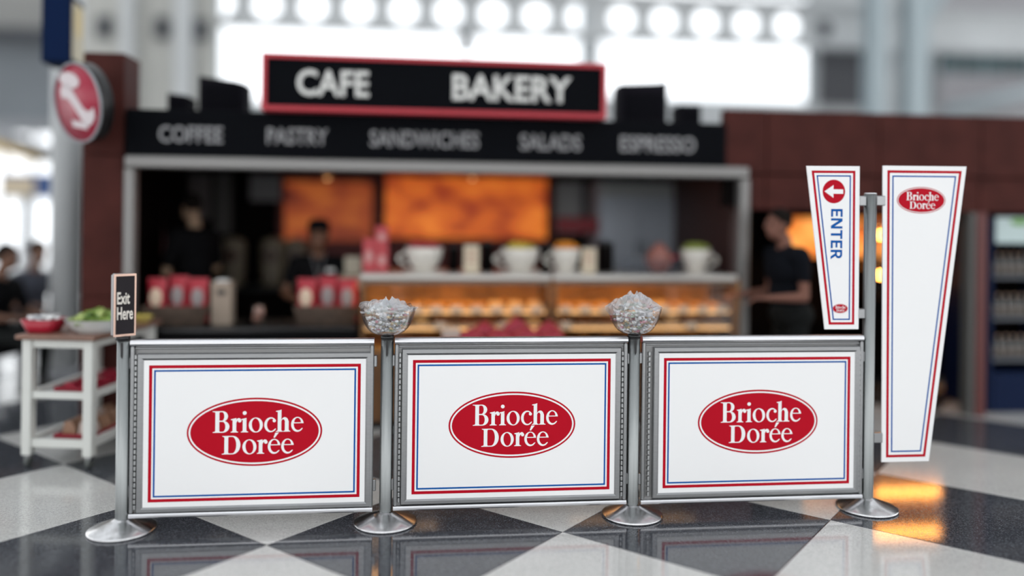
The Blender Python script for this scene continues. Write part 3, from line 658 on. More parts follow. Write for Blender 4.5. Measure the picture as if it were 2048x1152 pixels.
# ------------------------------------------------------------------ people (one continuous surface each, grown from tapered limbs)
def person(name, lab, loc, rz, prims, mats, voxel=.014, extras=None, group=None):
    mb = MB()
    for p in prims:
        if p[0] == 'c': mb.tube(p[1], p[2], p[3], p[4], 14); mb.ball(p[1], p[3], 14, 8); mb.ball(p[2], p[4], 14, 8)
        else: mb.ball(p[1], p[2], 18, 12)
    me = mb.mesh('body', mats); o = bpy.data.objects.new('b', me); COL.objects.link(o)
    r = o.modifiers.new('r', 'REMESH'); r.mode = 'VOXEL'; r.voxel_size = voxel; r.use_smooth_shade = True
    s_ = o.modifiers.new('s', 'SMOOTH'); s_.iterations = 3; s_.factor = .5
    m2 = bpy.data.meshes.new_from_object(o.evaluated_get(bpy.context.evaluated_depsgraph_get())); bpy.data.objects.remove(o)
    n = len(m2.polygons); c = np.zeros(n * 3); m2.polygons.foreach_get('center', c); c = c.reshape(-1, 3); best = np.full(n, 1e9); idx = np.zeros(n, int)
    for p in prims:
        if p[0] == 'c':
            a, b = np.array(p[1]), np.array(p[2]); ab = b - a; tt = np.clip(((c - a) @ ab) / max(1e-9, ab @ ab), 0, 1); d = np.linalg.norm(c - a - tt[:, None] * ab, axis=1) - (p[3] + (p[4] - p[3]) * tt); k = p[5]
        else:
            q = (c - np.array(p[1])) / np.array(p[2]); l = np.linalg.norm(q, axis=1); d = (l - 1) * min(p[2]); k = p[3]
        u = d < best; best[u] = d[u]; idx[u] = k
    m2.materials.clear()
    for m in mats: m2.materials.append(m)
    m2.polygons.foreach_set('material_index', idx.astype(np.int32)); m2.polygons.foreach_set('use_smooth', np.ones(n, bool)); m2.update()
    t = thing(name, lab, 'person', loc, rz, group); link('body', m2, t)
    if extras: extras(t)
    return t
SK, SH, TR, SO = 0, 1, 2, 3       # skin, shirt, trousers, shoes
def torso(h0, bulk=1.0, lean=0.0):    # pelvis at h0, facing -y; returns prims and joint positions
    k = bulk; f = lambda z: -lean * (z - h0)
    pr = [('e', (0, 0, h0 + .02), (.165 * k, .12 * k, .13), TR), ('e', (0, f(h0 + .2), h0 + .20), (.150 * k, .112 * k, .17), SH), ('e', (0, f(h0 + .37), h0 + .37), (.178 * k, .122 * k, .17), SH),
          ('c', (-.14 * k, f(h0 + .46), h0 + .46), (.14 * k, f(h0 + .46), h0 + .46), .068 * k, .068 * k, SH), ('c', (0, f(h0 + .48), h0 + .48), (0, f(h0 + .60) - .01, h0 + .60), .062, .053, SK)]
    return pr, (f(h0 + .46), h0 + .46), (f(h0 + .72) - .03, h0 + .70)
def head(y, z, turn=0.0):
    c, s = math.cos(turn), math.sin(turn); R = lambda x, yy, zz: (x * c - yy * s, y + x * s + yy * c, z + zz)
    return [('e', R(0, .012, .03), (.076, .090, .095), SK), ('e', R(0, -.022, -.045), (.058, .066, .068), SK), ('c', R(0, -.088, .022), R(0, -.104, -.012), .010, .015, SK), ('e', R(0, -.080, -.055), (.024, .012, .010), SK),
            ('c', R(-.035, -.082, .036), R(.035, -.082, .036), .010, .010, SK), ('e', R(.078, .012, .0), (.012, .022, .032), SK), ('e', R(-.078, .012, .0), (.012, .022, .032), SK)]
def hand(wr, d, nrm, side=1, curl=.4):
    wr, d, nrm = Vector(wr), Vector(d).normalized(), Vector(nrm).normalized(); sd = d.cross(nrm) * side; pr = []
    pal = wr + d * .085
    for k in (-1, 0, 1): pr.append(('c', tuple(wr + sd * .010 * k), tuple(pal + sd * .026 * k), .017, .013, SK))
    for k, ln in zip((-1.5, -.5, .5, 1.5), (.058, .072, .078, .068)):
        b = pal + sd * .019 * k; m = b + (d * math.cos(curl) + nrm * math.sin(curl)) * ln * .55; e = m + (d * math.cos(curl * 2.4) + nrm * math.sin(curl * 2.4)) * ln * .5
        pr += [('c', tuple(b), tuple(m), .0095, .0088, SK), ('c', tuple(m), tuple(e), .0088, .0075, SK)]
    b = wr + d * .03 + sd * .03; m = b + (d * .6 + sd * .8).normalized() * .04; e = m + (d * .9 + sd * .2 + nrm * .4).normalized() * .032
    return pr + [('c', tuple(b), tuple(m), .013, .0105, SK), ('c', tuple(m), tuple(e), .0105, .0085, SK)]
def arm(sh, el, wr, sleeve=.55, side=1, curl=.4, nrm=(0, 0, -1)):
    sh, el, wr = Vector(sh), Vector(el), Vector(wr); m = sh.lerp(el, sleeve); d = (wr - el).normalized()
    return [('c', tuple(sh), tuple(m), .056, .052, SH), ('c', tuple(m), tuple(el), .042, .036, SK), ('c', tuple(el), tuple(el.lerp(wr, .35)), .038, .037, SK), ('c', tuple(el.lerp(wr, .35)), tuple(wr), .036, .024, SK)] + hand(wr, d, nrm, side, curl)
def leg(x, hip, kn, an, y0=0.0):
    toe = (an[0], an[1] - .15, .035)
    return [('c', hip, kn, .088, .060, TR), ('c', kn, an, .060, .042, TR), ('c', (an[0], an[1] + .03, .045), toe, .045, .036, SO), ('c', an, (an[0], an[1], .05), .042, .045, SO)]
skin1 = mat('skin_warm', (.20, .095, .07), .6, spec=.2); skin2 = mat('skin_brown', (.16, .075, .045), .5); skin3 = mat('skin_beige', (.36, .24, .16), .5)
navy = mat('dark_tee', (.005, .006, .009), .9, spec=.1); black_cloth = mat('black_cloth', (.005, .005, .006), .9, spec=.1); charcoal = mat('charcoal_trousers', (.010, .011, .011), .9, spec=.1); shoe = mat('dark_shoe', (.015, .013, .012), .5)
hairm = mat('dark_hair', (.010, .008, .007), .8, spec=.05); eyem = mat('eye_dark', (.02, .015, .012), .2)
def face_extra(y, z, turn=0.0, cap=None, hair=hairm, long=False):
    def fn(t):
        M = Matrix.Translation((0, y, z)) @ Matrix.Rotation(turn, 4, 'Z'); mb = MB(); n, m = 22, 10; vs = []; fs = []
        for k in range(m + 1):
            for i in range(n):
                a = 2 * PI * i / n; front = max(0, -math.sin(a)); lim = 2.05 - 1.0 * front ** .7 + (.35 if long and front < .2 else 0); th = lim * k / m
                vs.append(M @ Vector((.086 * math.sin(th) * math.cos(a), .014 + .102 * math.sin(th) * math.sin(a), .032 + .108 * math.cos(th))))
        for k in range(m):
            for i in range(n): j = (i + 1) % n; fs.append((k * n + i, (k + 1) * n + i, (k + 1) * n + j, k * n + j))
        mb.add(vs, fs, 0, True).build('hair', hair, t)
        mb = MB()
        for s in (-1, 1): MB().ball((s * .030, -.078, .018), .0115, 10, 6, M=M).build('eye', eyem, t)
        if cap:
            mb = MB(); mb.lathe([(.092, .055), (.094, .09), (.084, .13), (.05, .152), (0.001, .156)], 24, M=M @ Matrix.Translation((0, .012, 0)))
            mb.prism([[(-.075, .0), (.075, .0), (.06, -.055), (.03, -.075), (-.03, -.075), (-.06, -.055)]], .058, .064, M=M @ Matrix(((1, 0, 0, 0), (0, 0, 1, -.07), (0, 1, 0, 0), (0, 0, 0, 1)))); mb.build('cap', cap, t)
    return fn
# customer in dark tee at the right, seen from the side, facing left towards the case
pr, (ys, zs), (yh, zhd) = torso(.885, 1.28, .10)
pr += head(yh - .02, zhd + .0, 0)
pr += arm((-.22, ys, zs), (-.26, ys + .02, zs - .29), (-.22, ys - .27, zs - .31), .5, 1) + arm((.22, ys, zs), (.26, ys, zs - .29), (.16, ys - .24, zs - .30), .5, -1)
pr += leg(1, (.10, 0, .86), (.105, -.02, .47), (.11, .02, .09)) + leg(-1, (-.10, 0, .86), (-.105, -.04, .47), (-.11, 0, .09))
p = at(1582, 640, 6.05)
person('person', 'standing person in a dark t-shirt seen from the side, reaching towards the display case', (p.x, 6.05, 0), -PI / 2 + .10, pr, [skin1, navy, charcoal, shoe], .012, face_extra(yh - .02, zhd))
# cashier behind the counter
pr, (ys, zs), (yh, zhd) = torso(.76, .98, .12)
pr += head(yh - .02, zhd - .02, -.35)
pr += arm((-.19, ys, zs), (-.27, ys - .06, zs - .26), (-.16, ys - .26, zs - .30), .6, 1) + arm((.19, ys, zs), (.26, ys - .05, zs - .27), (.14, ys - .27, zs - .30), .6, -1)
pr += leg(1, (.09, 0, .74), (.09, -.02, .41), (.09, .02, .085)) + leg(-1, (-.09, 0, .74), (-.09, -.02, .41), (-.09, .02, .085))
p = at(636, 560, 7.25)
def cashier_extra(t):
    face_extra(yh - .02, zhd - .02, -.35, cap=black_cloth)(t)
    z0 = zs + .05; y0 = ys - .10
    MB().path([(-.06, ys - .05, z0 + .03), (-.02, y0 - .03, z0 - .09), (.0, y0 - .04, z0 - .17), (.03, y0 - .03, z0 - .09), (.06, ys - .05, z0 + .03)], .004, 6).build('lanyard', letter, t)
    MB().box((.07, y0 - .055, z0 - .13), (.14, y0 - .045, z0 - .10), bev=.003).build('name_tag', white, t)
person('person', 'cashier in black cap and black shirt standing behind the counter', (p.x, 7.25, 0), .1, pr, [skin2, black_cloth, charcoal, shoe], .012, cashier_extra)
# worker at the left inside
pr, (ys, zs), (yh, zhd) = torso(.97, 1.1, .05)
pr += head(yh - .02, zhd, 0)
pr += arm((-.20, ys, zs), (-.26, ys - .05, zs - .30), (-.16, ys - .30, zs - .34), .75, 1) + arm((.20, ys, zs), (.26, ys - .02, zs - .30), (.10, ys - .26, zs - .33), .75, -1)
pr += leg(1, (.095, 0, .94), (.10, -.02, .51), (.105, .02, .09)) + leg(-1, (-.095, 0, .94), (-.10, -.02, .51), (-.105, .02, .09))
p = at(392, 560, 7.35)
person('person', 'worker in black clothes at the left inside the cafe, turned to the left', (p.x, 7.35, 0), -PI / 2 - .7, pr, [skin3, black_cloth, charcoal, shoe], .014, face_extra(yh - .02, zhd))
# two seated people far left
def seated(px, Y, lab, lab2, sh, rz, sk=skin2):
    pr, (ys, zs), (yh, zhd) = torso(.50, 1.0, .12)
    pr += head(yh - .02, zhd, 0)
    pr += arm((-.19, ys, zs), (-.24, ys - .08, zs - .27), (-.12, ys - .30, zs - .28), .9, 1) + arm((.19, ys, zs), (.24, ys - .08, zs - .27), (.12, ys - .30, zs - .28), .9, -1)
    pr += leg(1, (.09, -.02, .50), (.11, -.44, .50), (.11, -.42, .09)) + leg(-1, (-.09, -.02, .50), (-.11, -.44, .50), (-.11, -.42, .09))
    q = onz(px, 700, 0); a = at(px, 560, Y)
    person('person', lab, (a.x, Y, 0), rz, pr, [sk, sh, charcoal, shoe], .018, face_extra(yh - .02, zhd))
    t = thing('waiting_chair', lab2, 'chair', (a.x, Y, 0), rz)
    MB().box((-.25, -.24, .34), (.25, .26, .395), bev=.015).build('seat_pad', black_cloth, t)
    MB().box((-.25, .19, .46), (.25, .24, .90), bev=.015).build('backrest', black_cloth, t)
    for x in (-.22, .22):
        MB().tube((x, -.20, 0), (x, -.20, .35), .015).build('leg', hallgrey, t); MB().tube((x, .215, 0), (x, .215, .80), .015).build('leg', hallgrey, t)
seated(62, 8.9, 'seated person in a grey-blue top left of the pale pillar', 'black chair under the person in the grey-blue top', mat('slate_top', (.05, .055, .075), .8), .9)
seated(-12, 7.9, 'seated person in black cut off by the left picture edge', 'black chair under the person in black at the left edge', black_cloth, 1.3)

# ------------------------------------------------------------------ counter and things on it
zc = Z(652, 6.42, 500)
xcl, xcr = xl + .06, X(716, 6.42, 600)
t = thing('service_counter', 'black service counter left of the display case', 'counter', ((xcl + xcr) / 2, 6.30, 0)); hw = (xcr - xcl) / 2
MB().box((-hw, .03, .08), (hw, .55, zc - .035)).build('body', black_cloth, t); MB().box((-hw, 0, zc - .035), (hw, .58, zc), bev=.008).build('top', mat('counter_top', (.012, .012, .013), .25), t); MB().box((-hw + .03, .08, 0), (hw - .03, .5, .08)).build('plinth', blackp, t)
wick = mat('wicker', (.075, .05, .036), .7, var=.4, vscale=30)
chip_r = mat('bag_red', (.36, .02, .035), .35); chip_c = mat('bag_cream', (.62, .48, .36), .5); chip_g = mat('bag_grey', (.25, .22, .22), .5)
def basket(px0, px1, lab, nb):
    Yq = 6.52; a, b = at(px0, 640, Yq), at(px1, 640, Yq); w_ = (b.x - a.x) / 2; d = .13; h = .155
    t = thing('wicker_basket', lab, 'basket', ((a.x + b.x) / 2, Yq, zc), 0, 'wicker baskets of snack bags on the counter')
    MB().box((-w_ * .86, -d * .86, 0), (w_ * .86, d * .86, .012)).build('bottom', wick, t)
    for k in range(7):
        z = .016 + k * .021; s = .86 + .14 * (k / 6); off = .003 * (k % 2); mb = MB(); P = [(-w_ * s, -d * s - off, z), (w_ * s, -d * s - off, z), (w_ * s, d * s + off, z), (-w_ * s, d * s + off, z), (-w_ * s, -d * s - off, z)]
        mb.path(P, .0115, 8)
        for q in P[:4]: mb.ball(q, .0115, 8, 6)
        mb.build('woven_strand' if k < 6 else 'rim', wick, t)
    for i in range(9):
        x = -1 + 2 * i / 8
        for s in (-1, 1): MB().tube((w_ * .86 * x, s * (d * .86 + .008), 0), (w_ * x, s * (d + .008), h), .006, n=6).build('stake', wick, t)
    for i in range(nb):
        x = a.x + (b.x - a.x) * ((i + .5) / nb); cream = ('cream', 'grey', 'light grey', 'red')[i]
        bg_ = thing('snack_bag', 'red snack bag with %s label, %s of the bags in the %s basket' % (cream if cream != 'red' else 'narrow grey', ('leftmost', 'middle one', 'rightmost')[i], 'left' if px0 < 400 else 'right'), 'snack bag', (x, Yq - .02 + .03 * (i % 2), zc + .02), random.uniform(-.15, .15), 'red snack bags in the baskets')
        bw, bh = (b.x - a.x) / nb * .50, .33 + .015 * (i % 2); mb = MB(); n, m = 10, 12; vs = []
        for side in (-1, 1):
            for r in range(m + 1):
                for c_ in range(n + 1):
                    u, v = c_ / n * 2 - 1, r / m * 2 - 1; th = .045 * max(0, 1 - u ** 4) * max(0, 1 - v ** 4); vs.append((u * bw * (1 - .06 * (1 - v * v)), side * th, (v + 1) / 2 * bh))
        fs = []; N1 = (n + 1) * (m + 1)
        for sd in (0, 1):
            for r in range(m):
                for c_ in range(n): q = sd * N1 + r * (n + 1) + c_; fs.append((q, q + 1, q + n + 2, q + n + 1))
        mb.add(vs, fs, 0, True).build('pouch', chip_r, bg_)
        MB().ball((0, -.0425, bh * .58), (bw * .62, .008, bh * .22), 18, 8).build('label_patch', (chip_c, chip_g, chip_g, chip_g)[i], bg_)
        MB().box((-bw * .96, -.006, bh - .012), (bw * .96, .006, bh + .008)).build('crimped_seal', chip_r, bg_)
basket(296, 418, 'wicker basket of red snack bags at the left end of the counter', 3)
basket(594, 716, 'wicker basket of red snack bags beside the display case', 3)
p0, p1 = at(426, 562, 6.55), at(466, 640, 6.55)
t = thing('napkin_carton', 'tall beige carton standing between the two baskets', 'carton', ((p0.x + p1.x) / 2, 6.55, zc)); hw = (p1.x - p0.x) / 2; hh = p0.z - zc
cm = mat('carton_beige', (.30, .24, .19), .7)
MB().box((-hw, -.06, 0), (hw, .08, hh), bev=.006).build('body', cm, t); MB().prism([ell(0, hh * .75, hw * .5, .02, 20)], -.062, -.059).build('dispensing_slot', darkgap, t); MB().box((-hw * .55, -.05, hh), (hw * .55, .06, hh + .012)).build('napkin', white, t)
p = at(518, 640, 6.5); t = thing('tip_jar', 'small glass jar with paper scraps between the carton and right basket', 'jar', (p.x, 6.5, zc))
MB().lathe([(.05, 0), (.056, .01), (.058, .12), (.05, .14), (.05, .155), (.046, .155), (.046, .14), (.053, .12), (.051, .012), (0.001, .008)], 24, close=True).build('glass', caseglass, t)
for k in range(6): MB().box((-.03, -.001, 0), (.03, .001, .05), M=Matrix.Translation((random.uniform(-.015, .015), random.uniform(-.02, .02), .03 + k * .012)) @ Matrix.Rotation(random.uniform(0, 3), 4, 'Z') @ Matrix.Rotation(random.uniform(-1, 1), 4, 'X')).build('paper_scrap', mat('scrap', (.36, .20, .17), .7), t)
p0, p1 = at(688, 514, 6.9), at(722, 552, 6.9)
t = thing('cash_register', 'cream cash register behind the left end of the display case', 'register', ((p0.x + p1.x) / 2, 6.9, 0)); hw = (p1.x - p0.x) / 2
rm = mat('register_cream', (.42, .38, .30), .5)
MB().box((-.04, .03, 0), (.04, .11, p1.z - .1)).build('stand', blackp, t); MB().box((-hw - .04, -.05, p1.z - .1), (hw + .04, .2, p1.z), bev=.01).build('drawer', rm, t); MB().box((-hw, .05, p1.z), (hw, .09, p0.z), bev=.008).build('screen', rm, t)
for r in range(2):
    for c_ in range(3): MB().box((-hw * .6 + c_ * hw * .5, -.03 + r * .035, p1.z), (-hw * .6 + c_ * hw * .5 + .02, -.008 + r * .035, p1.z + .008), bev=.002).build('key', blackp, t)
# hanging pink apron
p = at(303, 450, 7.9); t = thing('hanging_apron', 'pink and red apron hanging at the left inside the cafe', 'apron', (p.x, 7.9, p.z))
mb = MB(); n, m = 14, 12; vs = []; fs = []
for sd in (0, .012):
    for r in range(m + 1):
        for c_ in range(n + 1): u, v = c_ / n * 2 - 1, r / m * 2 - 1; vs.append((u * (.10 + .03 * max(0, -v)), sd + .02 * math.sin(u * 9 + v), v * .28))
N1 = (n + 1) * (m + 1)
for sd in (0, 1):
    for r in range(m):
        for c_ in range(n): q = sd * N1 + r * (n + 1) + c_; fs.append((q, q + 1, q + n + 2, q + n + 1))
mb.add(vs, fs, 0, True).build('cloth', mat('apron_pink', (.17, .06, .065), .8), t)
MB().path([(-.07, 0, .27), (-.02, 0, .42), (.02, 0, .42), (.07, 0, .27)], .008, 6).build('neck_strap', chip_r, t); MB().tube((0, 0, .42), (0, 0, 2.365 - p.z), .004, n=6).build('hook', steel, t)
# back counter with urns
t = thing('back_counter', 'dark back counter along the rear wall of the cafe', 'counter', (X(560, 8.4, 560), 8.4, 0))
MB().box((-.9, .03, 0), (1.6, .55, .86)).build('body', shopdark, t); MB().box((-.92, 0, .86), (1.62, .57, .90), bev=.006).build('top', blackp, t)
for i, px in enumerate((466, 545, 592)):
    p = at(px, 510, 8.6); u = thing('coffee_urn', ('left', 'middle', 'right')[i] + ' beige coffee urn with a dark round dial on the back counter', 'urn', (p.x, 8.62, .90), 0, 'coffee urns on the back counter')
    hz_ = p.z - .90
    MB().lathe([(.11, 0), (.12, .02), (.12, hz_ + .12), (.10, hz_ + .16), (.02, hz_ + .18)], 24).build('body', mat('urn_beige', (.17, .14, .10), .45), u); MB().lathe([(.07, 0), (.07, .02), (.05, .03)], 20, M=Matrix.Translation((0, -.112, hz_)) @ Matrix.Rotation(PI / 2, 4, 'X')).build('dial', mat('urn_dial', (.05, .025, .018), .4), u); MB().path([(0, -.115, .12), (0, -.17, .12), (0, -.17, .08)], .012, 8).build('tap', steel, u)
# hanging pale cloths / fittings in the upper left of the interior
for i, (px0, py0, px1, py1, lab) in enumerate(((378, 352, 420, 440, 'pale grey hanging panel in the upper left of the cafe interior'), (430, 350, 462, 470, 'narrow grey hanging panel beside the pale one in the cafe interior'), (500, 352, 560, 402, 'light grey notice board left of the orange menu boards'))):
    a, b = at(px0, py0, 8.7), at(px1, py1, 8.7); t = thing('notice_panel', lab, 'panel', ((a.x + b.x) / 2, 8.7, b.z)); hw = (b.x - a.x) / 2
    MB().box((-hw, 0, 0), (hw, .02, a.z - b.z), bev=.004).build('sheet', mat('notice_grey%d' % i, [(.10, .085, .085), (.07, .065, .062), (.17, .165, .17)][i], .7), t)
    MB().box((-hw - .01, -.01, a.z - b.z), (hw + .01, .03, a.z - b.z + .02)).build('hanger_bar', halldark, t); MB().tube((0, .01, a.z - b.z), (0, .01, 2.365 - b.z), .004, n=6).build('cord', blackp, t)

# ------------------------------------------------------------------ back-lit menu boards
def posterm(name, seed, c1, c2, c3, es):
    m = bpy.data.materials.new(name); m.use_nodes = True; nt = m.node_tree; b = nt.nodes['Principled BSDF']; tc = nt.nodes.new('ShaderNodeTexCoord'); mp = nt.nodes.new('ShaderNodeMapping'); mp.inputs['Location'].default_value = (seed, seed * .7, 0); mp.inputs['Scale'].default_value = (1.2, 1, 1.8)
    n = nt.nodes.new('ShaderNodeTexNoise'); n.inputs['Scale'].default_value = 2.2; n.inputs['Detail'].default_value = 3; r = nt.nodes.new('ShaderNodeValToRGB'); e = r.color_ramp.elements
    e[0].position = .34; e[0].color = (*c1, 1); e[1].position = .68; e[1].color = (*c3, 1); k = e.new(.5); k.color = (*c2, 1)
    L = nt.links.new; L(tc.outputs['Object'], mp.inputs[0]); L(mp.outputs[0], n.inputs[0]); L(n.outputs['Fac'], r.inputs[0]); L(r.outputs[0], b.inputs['Base Color']); L(r.outputs[0], b.inputs['Emission Color']); b.inputs['Emission Strength'].default_value = es
    MATS[name] = m; return m
redwall = mat('red_back_wall', (.10, .012, .010), .6)
a, b = at(556, 345, 8.95), at(1108, 500, 8.95); struct('wall_red_panel', MB().box((a.x, 8.94, .9), (b.x, 9.0, 2.36)), redwall)
for i, (px0, py0, px1, py1, lab, m) in enumerate(((570, 362, 744, 482, 'glowing orange menu board on the left above the cashier', posterm('poster_dim', 3.1, (.10, .010, .004), (.34, .055, .010), (.52, .13, .018), .55)), (772, 352, 1092, 478, 'wide glowing orange menu board above the display case', posterm('poster_bright', 8.3, (.30, .03, .006), (.62, .12, .012), (.85, .22, .025), .75)))):
    a, b = at(px0, py0, 8.8), at(px1, py1, 8.8); t = thing('menu_board', lab, 'menu board', ((a.x + b.x) / 2, 8.8, b.z), 0, 'orange menu boards'); hw, hh = (b.x - a.x) / 2, a.z - b.z
    MB().box((-hw, 0, 0), (hw, .012, hh)).build('lit_face', m, t)
    mb = MB(); e = .02; mb.box((-hw - e, -.01, -e), (hw + e, .1, 0)); mb.box((-hw - e, -.01, hh), (hw + e, .1, hh + e)); mb.box((-hw - e, -.01, 0), (-hw, .1, hh)); mb.box((hw, -.01, 0), (hw + e, .1, hh)); mb.build('frame', redwall, t)
    MB().box((-hw, .02, 0), (hw, .13, hh)).build('light_box', shopdark, t)
for px, lab in ((655, 'small orange pendant lamp above the left menu board'), (945, 'small orange pendant lamp above the wide menu board')):
    p = at(px, 352, 7.6); t = thing('pendant_lamp', lab, 'lamp', (p.x, 7.6, p.z), 0, 'pendant lamps inside the cafe')
    MB().lathe([(.015, .07), (.03, .05), (.055, -.02), (.05, -.02), (.025, .045)], 20, close=True).build('shade', mat('shade_amber', (.5, .16, .04), .4), t); MB().ball((0, 0, -.005), .026, 12, 8).build('bulb', mat('bulb_warm', (1, .6, .3), .3, emit=(1, .5, .2), es=2.5), t); MB().tube((0, 0, .07), (0, 0, 2.365 - p.z), .004, n=6).build('cord', blackp, t)
# right-hand interior: grey panel, red board, steel refrigerator
a, b = at(1112, 362, 8.85), at(1165, 470, 8.85); t = thing('wall_cabinet', 'light grey wall cabinet right of the orange menu boards', 'cabinet', ((a.x + b.x) / 2, 8.85, b.z)); hw, hh = (b.x - a.x) / 2, a.z - b.z
MB().box((-hw, 0, 0), (hw, .15, hh), bev=.006).build('body', mat('cab_grey', (.30, .30, .30), .5), t); MB().box((-hw + .015, -.015, .015), (hw - .015, 0, hh - .015), bev=.004).build('door', mat('cab_grey2', (.33, .33, .33), .5), t); MB().tube((hw * .7, -.03, .1), (hw * .7, -.03, .22), .006, n=8).build('handle', steel, t)
a, b = at(1114, 434, 8.3), at(1206, 466, 8.3); t = thing('red_notice', 'dark red hanging notice in front of the grey cabinet', 'sign', ((a.x + b.x) / 2, 8.3, b.z)); hw, hh = (b.x - a.x) / 2, a.z - b.z
MB().box((-hw, 0, 0), (hw, .015, hh), bev=.004).build('board', mat('notice_red', (.26, .012, .022), .5), t)
for x in (-hw * .8, hw * .8): MB().tube((x, .007, hh), (x, .007, 2.365 - b.z), .003, n=6).build('cord', blackp, t)
a, b = at(1196, 362, 8.3), at(1362, 560, 8.3); t = thing('steel_refrigerator', 'tall pale blue-grey refrigerator behind the right part of the display case', 'refrigerator', ((a.x + b.x) / 2, 8.3, 0)); hw = (b.x - a.x) / 2; hh = a.z
fs_ = mat('fridge_steel', (.40, .44, .50), .4, .2)
MB().box((-hw, 0, .08), (hw, .6, hh), bev=.01).build('body', fs_, t); MB().box((-hw + .05, .05, 0), (hw - .05, .55, .08)).build('plinth', blackp, t)
for s in (-1, 1):
    d = MB().box((min(0, s * (hw - .01)) + .004, -.04, .12), (max(0, s * (hw - .01)) - .004, 0, hh - .16), bev=.008).build('door', fs_, t); MB().tube((s * .04, -.06, .9), (s * .04, -.06, 1.4), .01, n=8).build('handle', steel, d)
MB().box((-hw + .02, -.03, hh - .15), (hw - .02, 0, hh - .02), bev=.006).build('vent_panel', mat('fridge_top', (.46, .48, .47), .4), t)
for k in range(3): MB().box((-hw + .08, -.035, hh - .125 + k * .035), (hw - .08, -.028, hh - .112 + k * .035)).build('vent_slat', hallgrey, t)
a, b = at(1364, 362, 8.6), at(1410, 540, 8.6); t = thing('grey_locker', 'narrow brown-grey locker right of the refrigerator', 'locker', ((a.x + b.x) / 2, 8.6, 0)); hw = (b.x - a.x) / 2
MB().box((-hw, 0, 0), (hw, .35, a.z), bev=.008).build('body', mat('locker', (.14, .12, .115), .6), t); MB().box((-hw + .012, -.015, .06), (hw - .012, 0, a.z - .03), bev=.004).build('door', mat('locker_door', (.15, .13, .125), .6), t); MB().tube((hw * .6, -.03, 1.0), (hw * .6, -.03, 1.12), .006, n=8).build('handle', steel, t)

# ------------------------------------------------------------------ display cases
zt_c = Z(548, 6.35, 1100); gold = mat('case_gold', (.40, .17, .035), .5); warm = mat('case_light', (1, .7, .4), .4, emit=(1.0, .50, .15), es=16)
caseback = mat('case_back', (.42, .20, .06), .5, var=.35, vscale=6); casebase = mat('case_base', (.16, .075, .03), .5, var=.2, vscale=4)
pastry_m = [mat('pastry_gold', (.50, .24, .06), .6, var=.3, vscale=25), mat('pastry_brown', (.24, .085, .025), .6, var=.3, vscale=25), mat('pastry_pale', (.62, .42, .20), .6, var=.2, vscale=25)]
def m_bun():
    mb = MB(); mb.lathe([(.03, 0), (.042, .006), (.045, .018), (.036, .036), (.018, .046), (.001, .048)], 18); return mb
def m_roll():
    mb = MB(); n = 14; vs = []; fs = []
    for k in range(13):
        s = k / 12 * 2 - 1; r = .030 * (1 - s ** 4 * .55) * (1 + .08 * math.cos(k * PI)); cx = s * .085; cy = .018 * s * s
        for i in range(n): a = 2 * PI * i / n; vs.append((cx, cy + r * math.cos(a), .024 + .8 * r * math.sin(a)))
    for k in range(12):
        for i in range(n): j = (i + 1) % n; fs.append((k * n + i, k * n + j, (k + 1) * n + j, (k + 1) * n + i))
    mb.add(vs, fs, 0, True); mb.f += [tuple(range(n)), tuple(range(12 * n, 13 * n))]; mb.mi += [0, 0]; mb.sm += [False, False]; return mb
def m_slice():
    mb = MB(); mb.prism([[(-.05, 0), (.05, 0), (.052, .05), (.0, .06), (-.052, .05)]], -.035, .035); return mb
def fixmesh(mb, n, m):
    o = mb.build(n, m); me = o.data; bpy.data.objects.remove(o); return me
pmesh = [fixmesh(m_bun(), 'bun', pastry_m[0]), fixmesh(m_roll(), 'bread_roll', pastry_m[1]), fixmesh(m_slice(), 'cake_slice', pastry_m[2]), fixmesh(m_roll(), 'croissant', pastry_m[0])]
